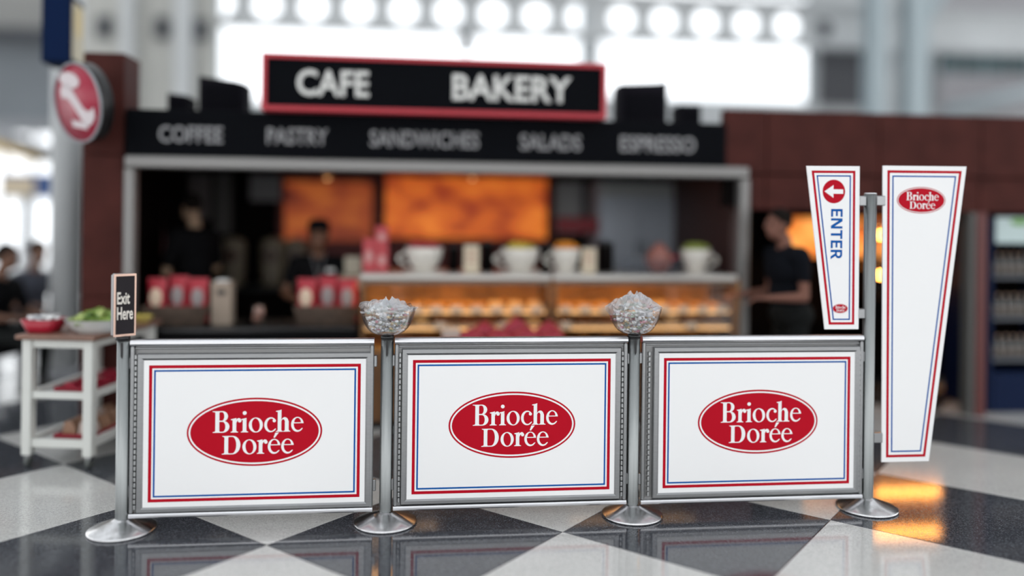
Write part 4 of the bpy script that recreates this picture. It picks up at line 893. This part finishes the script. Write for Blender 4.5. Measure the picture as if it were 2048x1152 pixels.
def case(px0, px1, lab, which):
    a, b = at(px0, 600, 6.3), at(px1, 600, 6.3); w_ = (b.x - a.x) / 2; cx = (a.x + b.x) / 2; D = .62; t = thing('display_case', lab, 'display case', (cx, 6.3, 0), 0, 'lit pastry display cases'); zt = zt_c
    MB().box((-w_, 0, .06), (w_, D, .60), bev=.006).build('base_cabinet', casebase, t); MB().box((-w_ + .03, .04, 0), (w_ - .03, D - .04, .06)).build('plinth', blackp, t)
    MB().box((-w_, 0, .60), (w_, D, .63)).build('deck', gold, t)
    MB().box((-w_, D - .03, .63), (w_, D, zt - .05)).build('back_panel', caseback, t)
    MB().box((-w_ - .01, -.02, zt - .05), (w_ + .01, D + .01, zt), bev=.012).build('top_slab', mat('case_steel', (.52, .50, .47), .35, .7), t)
    for s in (-1, 1): MB().box((s * w_ - .012 * (s > 0), 0, .63), (s * w_ + .012 * (s < 0), D - .03, zt - .05)).build('end_panel', caseglass, t)
    for x in (-w_ + .012, w_ - .012): MB().box((x - .012, -.012, .60), (x + .012, .012, zt - .05)).build('corner_post', mat('case_bronze', (.22, .12, .06), .4, .6), t)
    MB().box((-w_ + .025, .0, .64), (w_ - .025, .006, zt - .055)).build('front_glass', caseglass, t)
    MB().box((-w_ + .03, .03, zt - .066), (w_ - .03, .07, zt - .052)).build('light_strip', warm, t); MB().box((-w_, -.02, zt - .078), (w_, -.002, zt - .05)).build('top_lip', mat('case_lip', (.16, .11, .08), .4, .4), t)
    for zz, d0, nm in ((.90, .06, 0), (.775, .04, 1)):
        sh = MB().box((-w_ + .02, d0, zz - .012), (w_ - .02, D - .04, zz), bev=.003).build('shelf', mat('shelf_pale', (.55, .50, .44), .4), t)
        MB().box((-w_ + .03, d0 + .01, zz - .026), (w_ - .03, d0 + .026, zz - .013)).build('shelf_light', mat('case_light2', (1, .7, .4), .4, emit=(1.0, .55, .2), es=1.6), sh)
        n = 9 if nm == 0 else 6
        for k in range(n):
            x = -w_ + .1 + (2 * w_ - .2) * k / (n - 1)
            if nm == 0 or k % 2 == 0: MB().box((x - .045, d0 - .012, zz - .02), (x + .045, d0 - .008, zz + .035), bev=.002).build('price_tag', mat('tag_white', (.66, .62, .56), .5), sh)
    for row, (zz, n, yy, kinds) in enumerate(((.90, 9, .22, (0, 3, 2)), (.90, 8, .40, (3, 0)), (.775, 8, .24, (2, 1)), (.63, 8, .22, (1, 0)), (.63, 7, .42, (3, 1)))):
        for k in range(n):
            q = kinds[(k // 3 + which) % len(kinds)]; o = link(('bun', 'bread_roll', 'cake_slice', 'croissant')[q], pmesh[q]); o.location = (cx - w_ + .1 + (2 * w_ - .2) * k / (n - 1), 6.3 + yy, zz); o.rotation_euler = (0, 0, random.uniform(-.25, .25))
            tag(o, '%s on the %s of the %s display case' % (('round golden bun', 'dark brown bread roll', 'pale cake slice', 'golden croissant')[q], ('top shelf front row', 'top shelf back row', 'middle shelf', 'bottom deck front row', 'bottom deck back row')[row], ('left', 'right')[which]), 'pastry', 'pastries in the %s display case' % ('left', 'right')[which])
    return t
case(722, 1101, 'lit glass pastry case left of the divider, full of warm golden baked goods', 0)
case(1108, 1472, 'lit glass pastry case right of the divider, next to the standing person', 1)
# things standing on the cases
YC2 = 6.55
cupm = mat('cup_white', (.62, .59, .54), .3)
def cup(px, wpx, side, fill, lab):
    p = at(px, 540, YC2); k = wpx * 6.65 / FPX / 2
    t = thing('giant_cup', lab, 'cup', (p.x, YC2, zt_c), 0, 'oversized display cups on the case')
    MB().lathe([(k * 1.05, 0), (k * 1.12, .006), (k * 1.1, .012), (k * .5, .012)], 32).build('saucer', cupm, t)
    h = .195; prof = [(k * .45, .012), (k * .5, .02), (k * .75, h * .3), (k * .92, h * .65), (k, h), (k * .95, h), (k * .86, h * .65), (k * .68, h * .3), (.001, .03)]
    MB().lathe(prof, 36, close=True).build('bowl', cupm, t)
    pts = [(side * (k * .88 + .075 * math.sin(q * PI / 10) * 1.0), 0, h * .82 - q / 10 * h * .56) for q in range(11)]; MB().path(pts, .012, 8).build('handle', cupm, t)
    if fill:
        mb = MB(); rnd = random.Random(px)
        for i in range(60):
            a = rnd.uniform(0, 6.28); r = k * .8 * math.sqrt(rnd.random()); mb.ball((r * math.cos(a), r * math.sin(a), h * .92 + .05 * (1 - (r / k) ** 2) * rnd.random() + .012), .02, 8, 6)
        o = mb.build('heaped_filling', fill, t); o['kind'] = 'stuff'
cup(848, 74, -1, mat('fill_red', (.30, .02, .03), .5), 'oversized white cup with red filling, leftmost on the case')
cup(1040, 76, -1, mat('fill_yellow', (.48, .36, .04), .5), 'oversized white cup heaped with yellow filling near the divider')
cup(1131, 58, -1, mat('fill_orange', (.62, .22, .02), .5), 'oversized white cup heaped with orange filling')
cup(1391, 62, 1, mat('fill_green', (.22, .26, .05), .5), 'oversized white cup with green filling at the right end of the case')
for px0, px1, py, lab in ((928, 958, 490, 'cream price card between the red and yellow cups'), (1164, 1192, 496, 'cream price card right of the orange cup')):
    a, b = at(px0, py, YC2 - .05), at(px1, 540, YC2 - .05); t = thing('price_card', lab, 'card', ((a.x + b.x) / 2, YC2 - .05, zt_c)); hw = (b.x - a.x) / 2; hh = a.z - zt_c
    MB().box((-hw, 0, 0), (hw, .006, hh)).build('card', mat('card_cream', (.56, .48, .36), .6), t); MB().box((-hw * .9, -.01, 0), (hw * .9, .06, .01)).build('foot', caseglass, t)
    for k in range(3): MB().box((-hw * .6, -.001, hh * (.75 - k * .18)), (hw * .6, .0, hh * (.78 - k * .18))).build('printed_line', chip_r, t)
for px0, px1, py, lab in ((962, 986, 478, 'black canister right of the first cream price card'), (1080, 1100, 484, 'black canister between the yellow and orange cups'), (1196, 1226, 480, 'black canister right of the second cream price card'), (897, 918, 488, 'black canister right of the red-filled cup')):
    a, b = at(px0, py, YC2 + .1), at(px1, 540, YC2 + .1); k = (b.x - a.x) / 2; hh = a.z - zt_c; t = thing('canister', lab, 'canister', ((a.x + b.x) / 2, YC2 + .1, zt_c), 0, 'black canisters on the case')
    MB().lathe([(k, 0), (k, hh * .82)], 24).build('body', shopdark, t); MB().lathe([(k * 1.05, hh * .82), (k * 1.05, hh * .92), (k * .3, hh * .95), (k * .25, hh)], 24).build('lid', blackp, t)
for px0, px1, py0, py1, lab in ((726, 750, 477, 522, 'red carton at the left end of the case, beside the stacked pair'), (751, 776, 452, 492, 'upper red carton of the stacked pair on the case'), (751, 776, 492, 540, 'lower red carton of the stacked pair on the case')):
    a, b = at(px0, py0, YC2), at(px1, py1, YC2); z0 = zt_c if py1 != 492 else at(px0, 492, YC2).z; hw = (b.x - a.x) / 2; hh = a.z - z0
    t = thing('red_carton', lab, 'carton', ((a.x + b.x) / 2, YC2, z0), 0, 'red cartons on the case'); MB().box((-hw, 0, 0), (hw, .08, hh), bev=.004).build('box', mat('carton_red', (.42, .05, .06), .5), t); MB().prism([ell(0, hh * .45, hw * .6, hh * .2, 20)], -.002, 0).build('pale_label', mat('carton_label', (.50, .26, .25), .5), t)
p = at(1318, 500, YC2); k = 27 * 6.65 / FPX; t = thing('clay_pot', 'round pinkish-brown pot with a short spout in front of the refrigerator', 'pot', (p.x, YC2, zt_c)); pm = mat('clay_pink', (.26, .10, .08), .5)
MB().lathe([(k * .5, 0), (k * .9, k * .5), (k, k * 1.05), (k * .8, k * 1.65), (k * .45, k * 1.95), (k * .45, k * 2.02)], 28).build('body', pm, t); MB().tube((k * .8, 0, k * .9), (k * 1.35, 0, k * 1.25), .022, .013).build('spout', chip_r, t); MB().lathe([(k * .48, k * 2.0), (k * .3, k * 2.15), (.012, k * 2.2), (.014, k * 2.3)], 20).build('lid', pm, t)
a, b = at(1246, 514, YC2 - .12), at(1362, 542, YC2 - .12); t = thing('wire_rack', 'low blue-grey wire grid rack on the right case', 'rack', ((a.x + b.x) / 2, YC2 - .12, zt_c)); hw = (b.x - a.x) / 2; hh = .115; wm = mat('wire_blue', (.12, .14, .18), .4, .5)
for i in range(13): MB().tube((-hw + 2 * hw * i / 12, 0, 0), (-hw + 2 * hw * i / 12, 0, hh), .0022, n=6).build('upright_wire', wm, t)
for i in range(4): MB().tube((-hw, 0, .004 + (hh - .004) * i / 3), (hw, 0, .004 + (hh - .004) * i / 3), .0022, n=6).build('cross_wire', wm, t)
# low stand with red bags in front of the case
a, b = at(884, 665, 6.0), at(1135, 665, 6.0); t = thing('low_stand', 'low dark stand in front of the display case, holding red bags', 'stand', ((a.x + b.x) / 2, 6.0, 0)); hw = (b.x - a.x) / 2 + .02; zs_ = .66
MB().box((-hw, -.15, zs_ - .03), (hw, .15, zs_), bev=.006).build('top', casebase, t)
for x in (-hw + .03, hw - .03):
    for y in (-.12, .12): MB().box((x - .02, y - .02, 0), (x + .02, y + .02, zs_ - .03)).build('leg', casebase, t)
bagm = mat('bag_crimson', (.30, .014, .035), .5, bump=.4, bscale=14)
def redbag(px, Y, zoff, wpx, hpx, lab):
    p = at(px, 660, Y); k = wpx * 6.15 / FPX / 2; h = hpx * 6.15 / FPX; t = thing('red_bag', lab, 'bag', (p.x, Y, zs_ + zoff), random.uniform(-.2, .2), 'soft red bags on the low stand')
    mb = MB(); mb.lathe([(k * .5, 0), (k * .95, h * .12), (k, h * .45), (k * .9, h * .75), (k * .5, h * .92), (.03, h)], 24, wob=lambda r, z, a, q: (r * (1 + .05 * math.sin(3 * a + px) + .03 * math.sin(7 * a)), z)); mb.build('pouch', bagm, t)
    for v in t.children: v.scale = (1, .55, 1)
    MB().lathe([(.022, h - .012), (.018, h), (.03, h + .015)], 12).build('gathered_neck', bagm, t)
for i, (px, wp, hp) in enumerate(((942, 58, 38), (1000, 58, 36), (1055, 60, 40), (1105, 56, 36))): redbag(px, 5.95, 0, wp, hp, 'soft red bag on the low stand, %s from the left in the front row' % ('first', 'second', 'third', 'fourth')[i])
for i, (px, wp, hp) in enumerate(((968, 58, 46), (1032, 58, 54), (1098, 58, 47))): redbag(px, 6.08, 0, wp, hp, 'soft red bag on the low stand, %s from the left in the back row' % ('first', 'second', 'third')[i])
p = at(902, 660, 5.97); t = thing('striped_box', 'white striped box left of the red bags', 'box', (p.x, 5.97, zs_)); 
MB().box((-.062, -.06, 0), (.062, .06, .15), bev=.004).build('box', mat('box_white', (.55, .48, .42), .5), t)
for k in range(4): MB().box((-.063, -.0615, .02 + k * .034), (.063, -.059, .026 + k * .034)).build('stripe', chip_r, t)
a, b = at(1405, 660, 6.12), at(1560, 660, 6.12); t = thing('red_crate', 'long dark red crate low in front of the standing person', 'crate', (X(1450, 6.0, 660), 6.1, 0)); cr = mat('crate_red', (.09, .015, .018), .5)
MB().box((-.22, -.12, 0), (.22, .12, .04), bev=.004).build('bottom', cr, t)
for y in (-.12, .105):
    for k in range(5): MB().box((-.22, y, .05 + k * .132), (.22, y + .015, .165 + k * .132), bev=.003).build('slat', cr, t)
for x in (-.22, .20):
    for y in (-.105, .09): MB().box((x, y, 0), (x + .02, y + .015, .70)).build('corner_post', cr, t)

# ------------------------------------------------------------------ signs at the upper left
nrm = Vector((-.60, -.77, -.16)).normalized(); c = at(156, 206, 6.02); R = .278
t = thing('round_sign', 'round red sign with a white swoosh on the brown column', 'sign', tuple(c)); MS = nrm.to_track_quat('Z', 'Y').to_matrix().to_4x4()
up = Vector((0, 0, 1)); yax = (up - nrm * up.dot(nrm)).normalized(); xax = yax.cross(nrm); MS = Matrix((xax, yax, nrm)).transposed().to_4x4()     # local z = sign normal
rsr = mat('round_red', (.33, .012, .04), .3); swm = mat('round_white', (.56, .50, .52), .35)
MB().lathe([(R, -.09), (R, -.012), (R * .96, 0)], 48, M=MS).build('drum', blackp, t)
MB().lathe([(R * .955, 0), (R * .95, .006), (.001, .008)], 48, M=MS).build('red_face', rsr, t)
MB().lathe([(R * .96, 0), (R * 1.01, 0), (R * 1.01, .012), (R * .96, .012), (R * .96, 0)], 48, M=MS, close=True).build('rim', hallgrey, t)
Mf = MS @ Matrix(((1, 0, 0, 0), (0, 0, 1, 0), (0, -1, 0, 0), (0, 0, 0, 1)))        # prism x,z -> sign x,y ; prism -y -> out
sw_t = [(R * (-.62 + 1.3 * q / 20), R * (.40 - .55 * q / 20 + .20 * math.sin(q / 20 * PI * 2))) for q in range(21)]; sw_b = [(x, z - R * (.24 + .20 * math.sin(q / 20 * PI))) for q, (x, z) in enumerate(sw_t)]
MB().prism([sw_t + sw_b[::-1]], -.012, -.007, M=Mf).build('white_swoosh', swm, t)
MB().prism([ell(-.18 * R, .58 * R, R * .42, R * .20, 24, rot=-.2)], -.012, -.007, M=Mf).build('white_loop', swm, t)
MB().prism([[(-.32 * R, -.40 * R), (.30 * R, -.52 * R), (.32 * R, -.68 * R), (-.28 * R, -.57 * R)]], -.012, -.007, M=Mf).build('white_band', swm, t)
back = -nrm * .09; MB().tube(back, Vector((((cx0 + cx1) / 2) - .02, YS - .04, c.z)) - c, .03).build('bracket', blackp, t)
p = at(128, 65, 6.9); t = thing('blue_box_sign', 'hanging navy blue box sign with a cream side above the round red sign', 'sign', tuple(p), math.radians(6))
hh = .27; MB().box((-.115, -.16, -hh), (.10, .16, hh), bev=.008).build('box', mat('navy_box', (.004, .012, .040), .7, spec=.05), t)
MB().box((-.085, -.166, -hh + .02), (.085, -.159, hh - .02)).build('blue_face', mat('navy_face', (.005, .014, .05), .7, spec=.05), t)
MB().box((.099, -.14, -hh + .04), (.106, .14, hh - .05)).build('cream_face', mat('cream_face', (.50, .44, .30), .5), t)
MB().prism([ell(0, .08, .09, .13, 24)], -.004, 0, M=Matrix.Translation((.106, 0, 0)) @ Matrix.Rotation(PI / 2, 4, 'Z')).build('yellow_patch', mat('yellow_patch', (.60, .46, .20), .5), t)
MB().tube((0, 0, hh), (0, 0, 7.05 - p.z), .012, n=8).build('hanging_rod', hallgrey, t)

# ------------------------------------------------------------------ serving cart
q = onz(178, 936, 0); CW, CD = .405, .74; rz = math.radians(-10.5)
cartm = mat('cart_white', (.62, .63, .60), .4); woodm = mat('cart_wood', (.20, .11, .08), .4, var=.2, vscale=3, stretch=(1, 12, 1))
t = thing('serving_cart', 'white three-tier serving cart on castors with a wooden top', 'cart', (q.x, q.y, 0), rz); lw = .031
for x in (-CW, 0):
    for y in (0, CD):
        MB().box((x - lw, y - lw, .075), (x + lw, y + lw, .815), bev=.005).build('leg', cartm, t)
        w_ = MB().lathe([(.012, -.011), (.030, -.011), (.032, -.006), (.032, .006), (.030, .011), (.012, .011)], 20, M=Matrix.Translation((x, y, .032)) @ Matrix.Rotation(PI / 2, 4, 'Y')).build('castor', mat('castor_grey', (.10, .11, .105), .5), t)
        MB().box((x - .016, y - .02, .05), (x - .0125, y + .02, .078)).box((x + .0125, y - .02, .05), (x + .016, y + .02, .078)).box((x - .016, y - .02, .066), (x + .016, y + .02, .078)).build('castor_fork', steel, w_)
for z0, z1 in ((.760, .815), (.435, .480), (.125, .178)):
    for y in (0, CD): MB().box((-CW + lw, y - .016, z0), (-lw, y + .016, z1), bev=.003).build('rail', cartm, t)
    for x in (-CW, 0): MB().box((x - .016, lw, z0), (x + .016, CD - lw, z1), bev=.003).build('rail', cartm, t)
for z in (.462, .158): MB().box((-CW + .017, .017, z - .012), (-.017, CD - .017, z), bev=.002).build('shelf', mat('cart_shelf', (.52, .54, .53), .35), t)
MB().box((-CW - .06, -.06, .815), (.06, CD + .06, .845), bev=.006).build('wooden_top', woodm, t)
def oncart(x, y, z): v = Matrix.Rotation(rz, 4, 'Z') @ Vector((x, y, z)); return (q.x + v.x, q.y + v.y, z)
# white oval dish of lettuce
t = thing('salad_dish', 'white oval dish heaped with green lettuce on the cart', 'dish', oncart(-.055, .15, .845), rz); A_, B_ = .20, .15
MB().lathe([(.6, 0), (.66, .006), (.9, .05), (1.0, .085), (1.03, .088), (.97, .082), (.85, .05), (.6, .014), (.001, .012)], 44, M=Matrix.Diagonal((A_, B_, 1, 1)), close=True).build('dish', mat('dish_white', (.62, .63, .62), .25), t)
mb = MB(); rnd = random.Random(5)
for i in range(230):
    a = rnd.uniform(0, 6.28); r = math.sqrt(rnd.random()); z = .055 + .085 * (1 - r * r) * rnd.uniform(.4, 1); s = rnd.uniform(.02, .038)
    M = Matrix.Translation((r * A_ * .82 * math.cos(a), r * B_ * .82 * math.sin(a), z)) @ Matrix.Rotation(rnd.uniform(0, 6.3), 4, 'Z') @ Matrix.Rotation(rnd.uniform(-1, 1), 4, 'X')
    vs = [(0, 0, .3 * s), (s, 0, 0), (.6 * s, .7 * s, .35 * s), (-.2 * s, .9 * s, 0), (-.9 * s, .4 * s, .3 * s), (-s, -.3 * s, 0), (-.2 * s, -.9 * s, .3 * s), (.7 * s, -.6 * s, 0)]
    mb.add([M @ Vector(v) for v in vs], [(0, k, k % 7 + 1) for k in range(1, 8)], rnd.choice((0, 0, 1, 2)))
o = mb.build('lettuce', [mat('lettuce_green', (.22, .33, .06), .5), mat('lettuce_pale', (.42, .50, .18), .5), mat('lettuce_dark', (.10, .19, .035), .5)], t, fix=False); o['kind'] = 'stuff'
# red bowl of white sachets
t = thing('sachet_bowl', 'red square bowl full of white sachets on the cart', 'bowl', oncart(-.375, .10, .845), rz)
rb = mat('bowl_red', (.36, .012, .03), .3); mb = MB(); prof = ((.075, 0), (.085, .008), (.118, .085), (.112, .085), (.078, .012), (.0, .010)); vs = []; n = 28
for k, (r, z) in enumerate(prof):
    for i in range(n):
        a = 2 * PI * i / n; c_, s_ = math.cos(a), math.sin(a); m_ = (abs(c_) ** 5 + abs(s_) ** 5) ** (-1 / 5); vs.append((r * m_ * c_, r * m_ * s_ * .9, z))
fs = [(k * n + i, k * n + (i + 1) % n, (k + 1) * n + (i + 1) % n, (k + 1) * n + i) for k in range(len(prof) - 1) for i in range(n)]; mb.add(vs, fs, 0, True); mb.f.append(tuple(range(n))); mb.mi.append(0); mb.sm.append(False); mb.build('bowl', rb, t)
mb = MB()
for i in range(46):
    M = Matrix.Translation((rnd.uniform(-.085, .085), rnd.uniform(-.07, .07), rnd.uniform(.065, .105))) @ Matrix.Rotation(rnd.uniform(0, 6.3), 4, 'Z') @ Matrix.Rotation(rnd.uniform(-.6, .6), 4, 'X'); mb.box((-.026, -.014, -.003), (.026, .014, .003), rnd.choice((0, 0, 0, 1)), M=M)
o = mb.build('sachets', [mat('sachet_white', (.66, .66, .66), .5), mat('sachet_grey', (.40, .42, .45), .5)], t); o['kind'] = 'stuff'
t = thing('small_red_tub', 'small empty red tub between the sachet bowl and the lettuce dish', 'tub', oncart(-.27, .34, .845), rz); MB().lathe([(.045, 0), (.06, .055), (.064, .055), (.064, .06), (.056, .06), (.043, .006), (.001, .005)], 24, close=True).build('tub', rb, t); MB().lathe([(.066, .052), (.068, .056), (.066, .06)], 24, close=True).build('rim', rb, t)
for i in range(6):
    t = thing('dark_cup', 'small dark cup at the back of the cart top, %s in its row' % ('first', 'second', 'third', 'fourth', 'fifth', 'sixth')[i], 'cup', oncart(-.40 + .055 * i, .62, .845), rz, 'dark cups at the back of the cart')
    MB().lathe([(.018, 0), (.024, .05 + .012 * (i % 2)), (.021, .05 + .012 * (i % 2)), (.016, .004), (.001, .004)], 16, close=True).build('cup', mat('cup_dark', (.05, .045, .05), .4), t); MB().path([(.022, 0, .042), (.036, 0, .036), (.034, 0, .02), (.02, 0, .014)], .003, 6).build('handle', mat('cup_dark', (.05, .045, .05), .4), t)
t = thing('yellow_dish', 'small yellow dish at the back right corner of the cart', 'dish', oncart(.0, .64, .845), rz); MB().lathe([(.04, 0), (.07, .04), (.075, .045), (.066, .042), (.038, .006), (.001, .006)], 28, close=True).build('dish', mat('dish_yellow', (.50, .40, .12), .4), t)
mb = MB()
for i in range(20): mb.ball((rnd.uniform(-.04, .04), rnd.uniform(-.04, .04), rnd.uniform(.03, .05)), .012, 8, 6)
o = mb.build('lemon_pieces', mat('lemon', (.55, .45, .10), .5), t); o['kind'] = 'stuff'
traym = mat('tray_red', (.24, .010, .025), .35); wrapb = [mat('wrap_red', (.30, .02, .04), .25), mat('wrap_brown', (.30, .17, .11), .3), mat('wrap_clear', (.50, .40, .36), .2)]
for z, nm, mi in ((.463, 'upper', (0, 0, 0)), (.159, 'lower', (1, 2, 1))):
    t = thing('red_tray', 'red tray on the %s shelf of the cart' % ('middle' if nm == 'upper' else 'bottom'), 'tray', oncart(-.155, .36, z), rz)
    MB().box((-.115, -.28, 0), (.115, .28, .008)).build('base', traym, t)
    for a, b in (((-.13, -.295, .004), (.13, -.28, .032)), ((-.13, .28, .004), (.13, .295, .032)), ((-.13, -.28, .004), (-.115, .28, .032)), ((.115, -.28, .004), (.13, .28, .032))): MB().box(a, b, bev=.004).build('lip', traym, t)
    for i in range(8):
        x, y = (-.055, .055)[i % 2], -.20 + (i // 2) * .135; k = mi[i % 3]
        o = thing('wrapped_sandwich', '%s on the %s tray of the cart, %s row, %s side' % (('red wrapped packet', 'clear wrapped brown sandwich', 'clear wrapped pale sandwich')[k], 'middle' if nm == 'upper' else 'bottom', ('front', 'second', 'third', 'back')[i // 2], ('left', 'right')[i % 2]), 'sandwich', oncart(-.155 + x, .36 + y, z + .009), rz + rnd.uniform(-.2, .2), 'packets on the cart trays')
        hh = .045 if nm == 'upper' else .10
        MB().prism([[(-.046, 0), (.046, 0), (.044, hh * .5), (.012, hh), (-.03, hh * .9)]], -.05, .05).build('packet', wrapb[k], o); MB().box((-.046, -.062, .004), (.046, -.051, .012)).box((-.046, .051, .004), (.046, .062, .012)).build('sealed_ends', wrapb[k], o)

# ------------------------------------------------------------------ drinks cooler at the right edge
x0 = X(1976, 6.5, 650); x1 = x0 + .78; zt = Z(432, 6.5, 2010)
bl = mat('cooler_blue', (.004, .011, .040), .5, spec=.12); t = thing('drinks_cooler', 'open blue drinks cooler with rows of bottles at the right edge', 'cooler', ((x0 + x1) / 2, 6.5, 0)); hw = (x1 - x0) / 2
MB().box((-hw, 0, 0), (-hw + .05, .6, zt), bev=.008).build('side_panel', bl, t); MB().box((hw - .05, 0, 0), (hw, .6, zt), bev=.008).build('side_panel', bl, t); MB().box((-hw + .05, .55, 0), (hw - .05, .6, zt)).build('back_panel', shopdark, t)
MB().box((-hw + .05, .0, .0), (hw - .05, .55, .34), bev=.008).build('base', bl, t); MB().box((-hw + .05, .0, Z(488, 6.5, 2010)), (hw - .05, .55, zt)).build('head_box', bl, t)
hd = MB().box((-hw + .06, -.006, Z(486, 6.5, 2010)), (hw - .06, .0, zt - .01)).build('lit_header', mat('cooler_header', (.34, .42, .42), .4, emit=(.5, .62, .62), es=.25), t)
MB().prism([ell(-hw + .28, zt - .05, .09, .03, 20)], -.009, -.0055).build('green_leaf_mark', mat('leaf_mark', (.14, .34, .06), .5), hd)
bott = mat('bottle_clear', (.15, .145, .14), .2, trans=.3); capm = mat('bottle_cap', (.45, .30, .22), .4)
bm_ = fixmesh(MB().lathe([(.028, 0), (.031, .006), (.031, .10), (.026, .13), (.012, .165), (.012, .18)], 16), 'bottle_body', bott); cm_ = fixmesh(MB().lathe([(.014, .18), (.014, .198), (.001, .199)], 12), 'bottle_cap', capm); lm_ = fixmesh(MB().lathe([(.0315, .04), (.0315, .085)], 16, close=True), 'bottle_label', mat('bottle_label', (.16, .13, .11), .5))
for r_, py in enumerate((552, 634, 716)):
    zz = Z(py, 6.6, 2010); MB().box((-hw + .05, .04, zz - .022), (hw - .05, .5, zz), bev=.003).build('shelf', mat('cooler_shelf', (.10, .11, .13), .4), t)
    for k in range(9):
        b_ = thing('drink_bottle', 'clear drink bottle on the %s shelf of the blue cooler, %s from its left end' % (('top', 'middle', 'bottom')[r_], ('first', 'second', 'third', 'fourth', 'fifth', 'sixth', 'seventh', 'eighth', 'ninth')[k]), 'bottle', (t.location.x - hw + .095 + k * .072, 6.60, zz), 0, 'bottles in the drinks cooler')
        link('body', bm_, b_); link('cap', cm_, b_); link('label', lm_, b_)

# ------------------------------------------------------------------ warm lit things in the doorway behind the tall sign
t = thing('lit_menu_sign', 'glowing orange menu sign in the doorway behind the tall white sign', 'menu board', (0, 8.7, 0)); a, b = at(1562, 436, 8.7), at(1936, 514, 8.7)
n = 4
for k in range(n):
    xa = a.x + (b.x - a.x) * k / n; xb = a.x + (b.x - a.x) * (k + 1) / n; MB().box((xa + .01, 0, b.z), (xb - .01, .02, a.z)).build('lit_panel', posterm('door_poster%d' % k, 2.3 * k + 1, (.30, .05, .01), (.75, .20, .03), (.95, .42, .10), 1.1), t)
MB().box((a.x - .02, .02, b.z - .02), (b.x + .02, .1, a.z + .02)).build('housing', shopdark, t)
for x in (a.x + .1, b.x - .1): MB().tube((x, .06, a.z), (x, .06, 2.365), .01, n=8).build('hanger', halldark, t)
YL = 7.7; x0, x1 = X(1752, YL, 600), X(1892, YL, 600); t = thing('food_warmer', 'food warmer with two orange heat lamps in the doorway behind the tall white sign', 'food warmer', ((x0 + x1) / 2, YL, 0)); hw = (x1 - x0) / 2
MB().box((-hw, .02, .05), (hw, .5, .86), bev=.008).build('cabinet', shopdark, t); MB().box((-hw + .04, .05, 0), (hw - .04, .45, .05)).build('plinth', blackp, t)
for x in (-hw + .015, hw - .015): MB().box((x - .015, .02, .86), (x + .015, .05, 1.56)).build('post', steel, t)
MB().box((-hw, .0, 1.54), (hw, .45, 1.60), bev=.006).build('hood', steel, t); MB().box((-hw, .05, 1.14), (hw, .45, 1.16)).build('shelf', steel, t)
hot = mat('heat_lamp', (1, .5, .15), .4, emit=(1.0, .38, .07), es=45)
for zz in (1.49, 1.09): MB().tube((-hw + .03, .03, zz), (hw - .03, .03, zz), .016, n=12).build('heat_lamp_tube', hot, t)
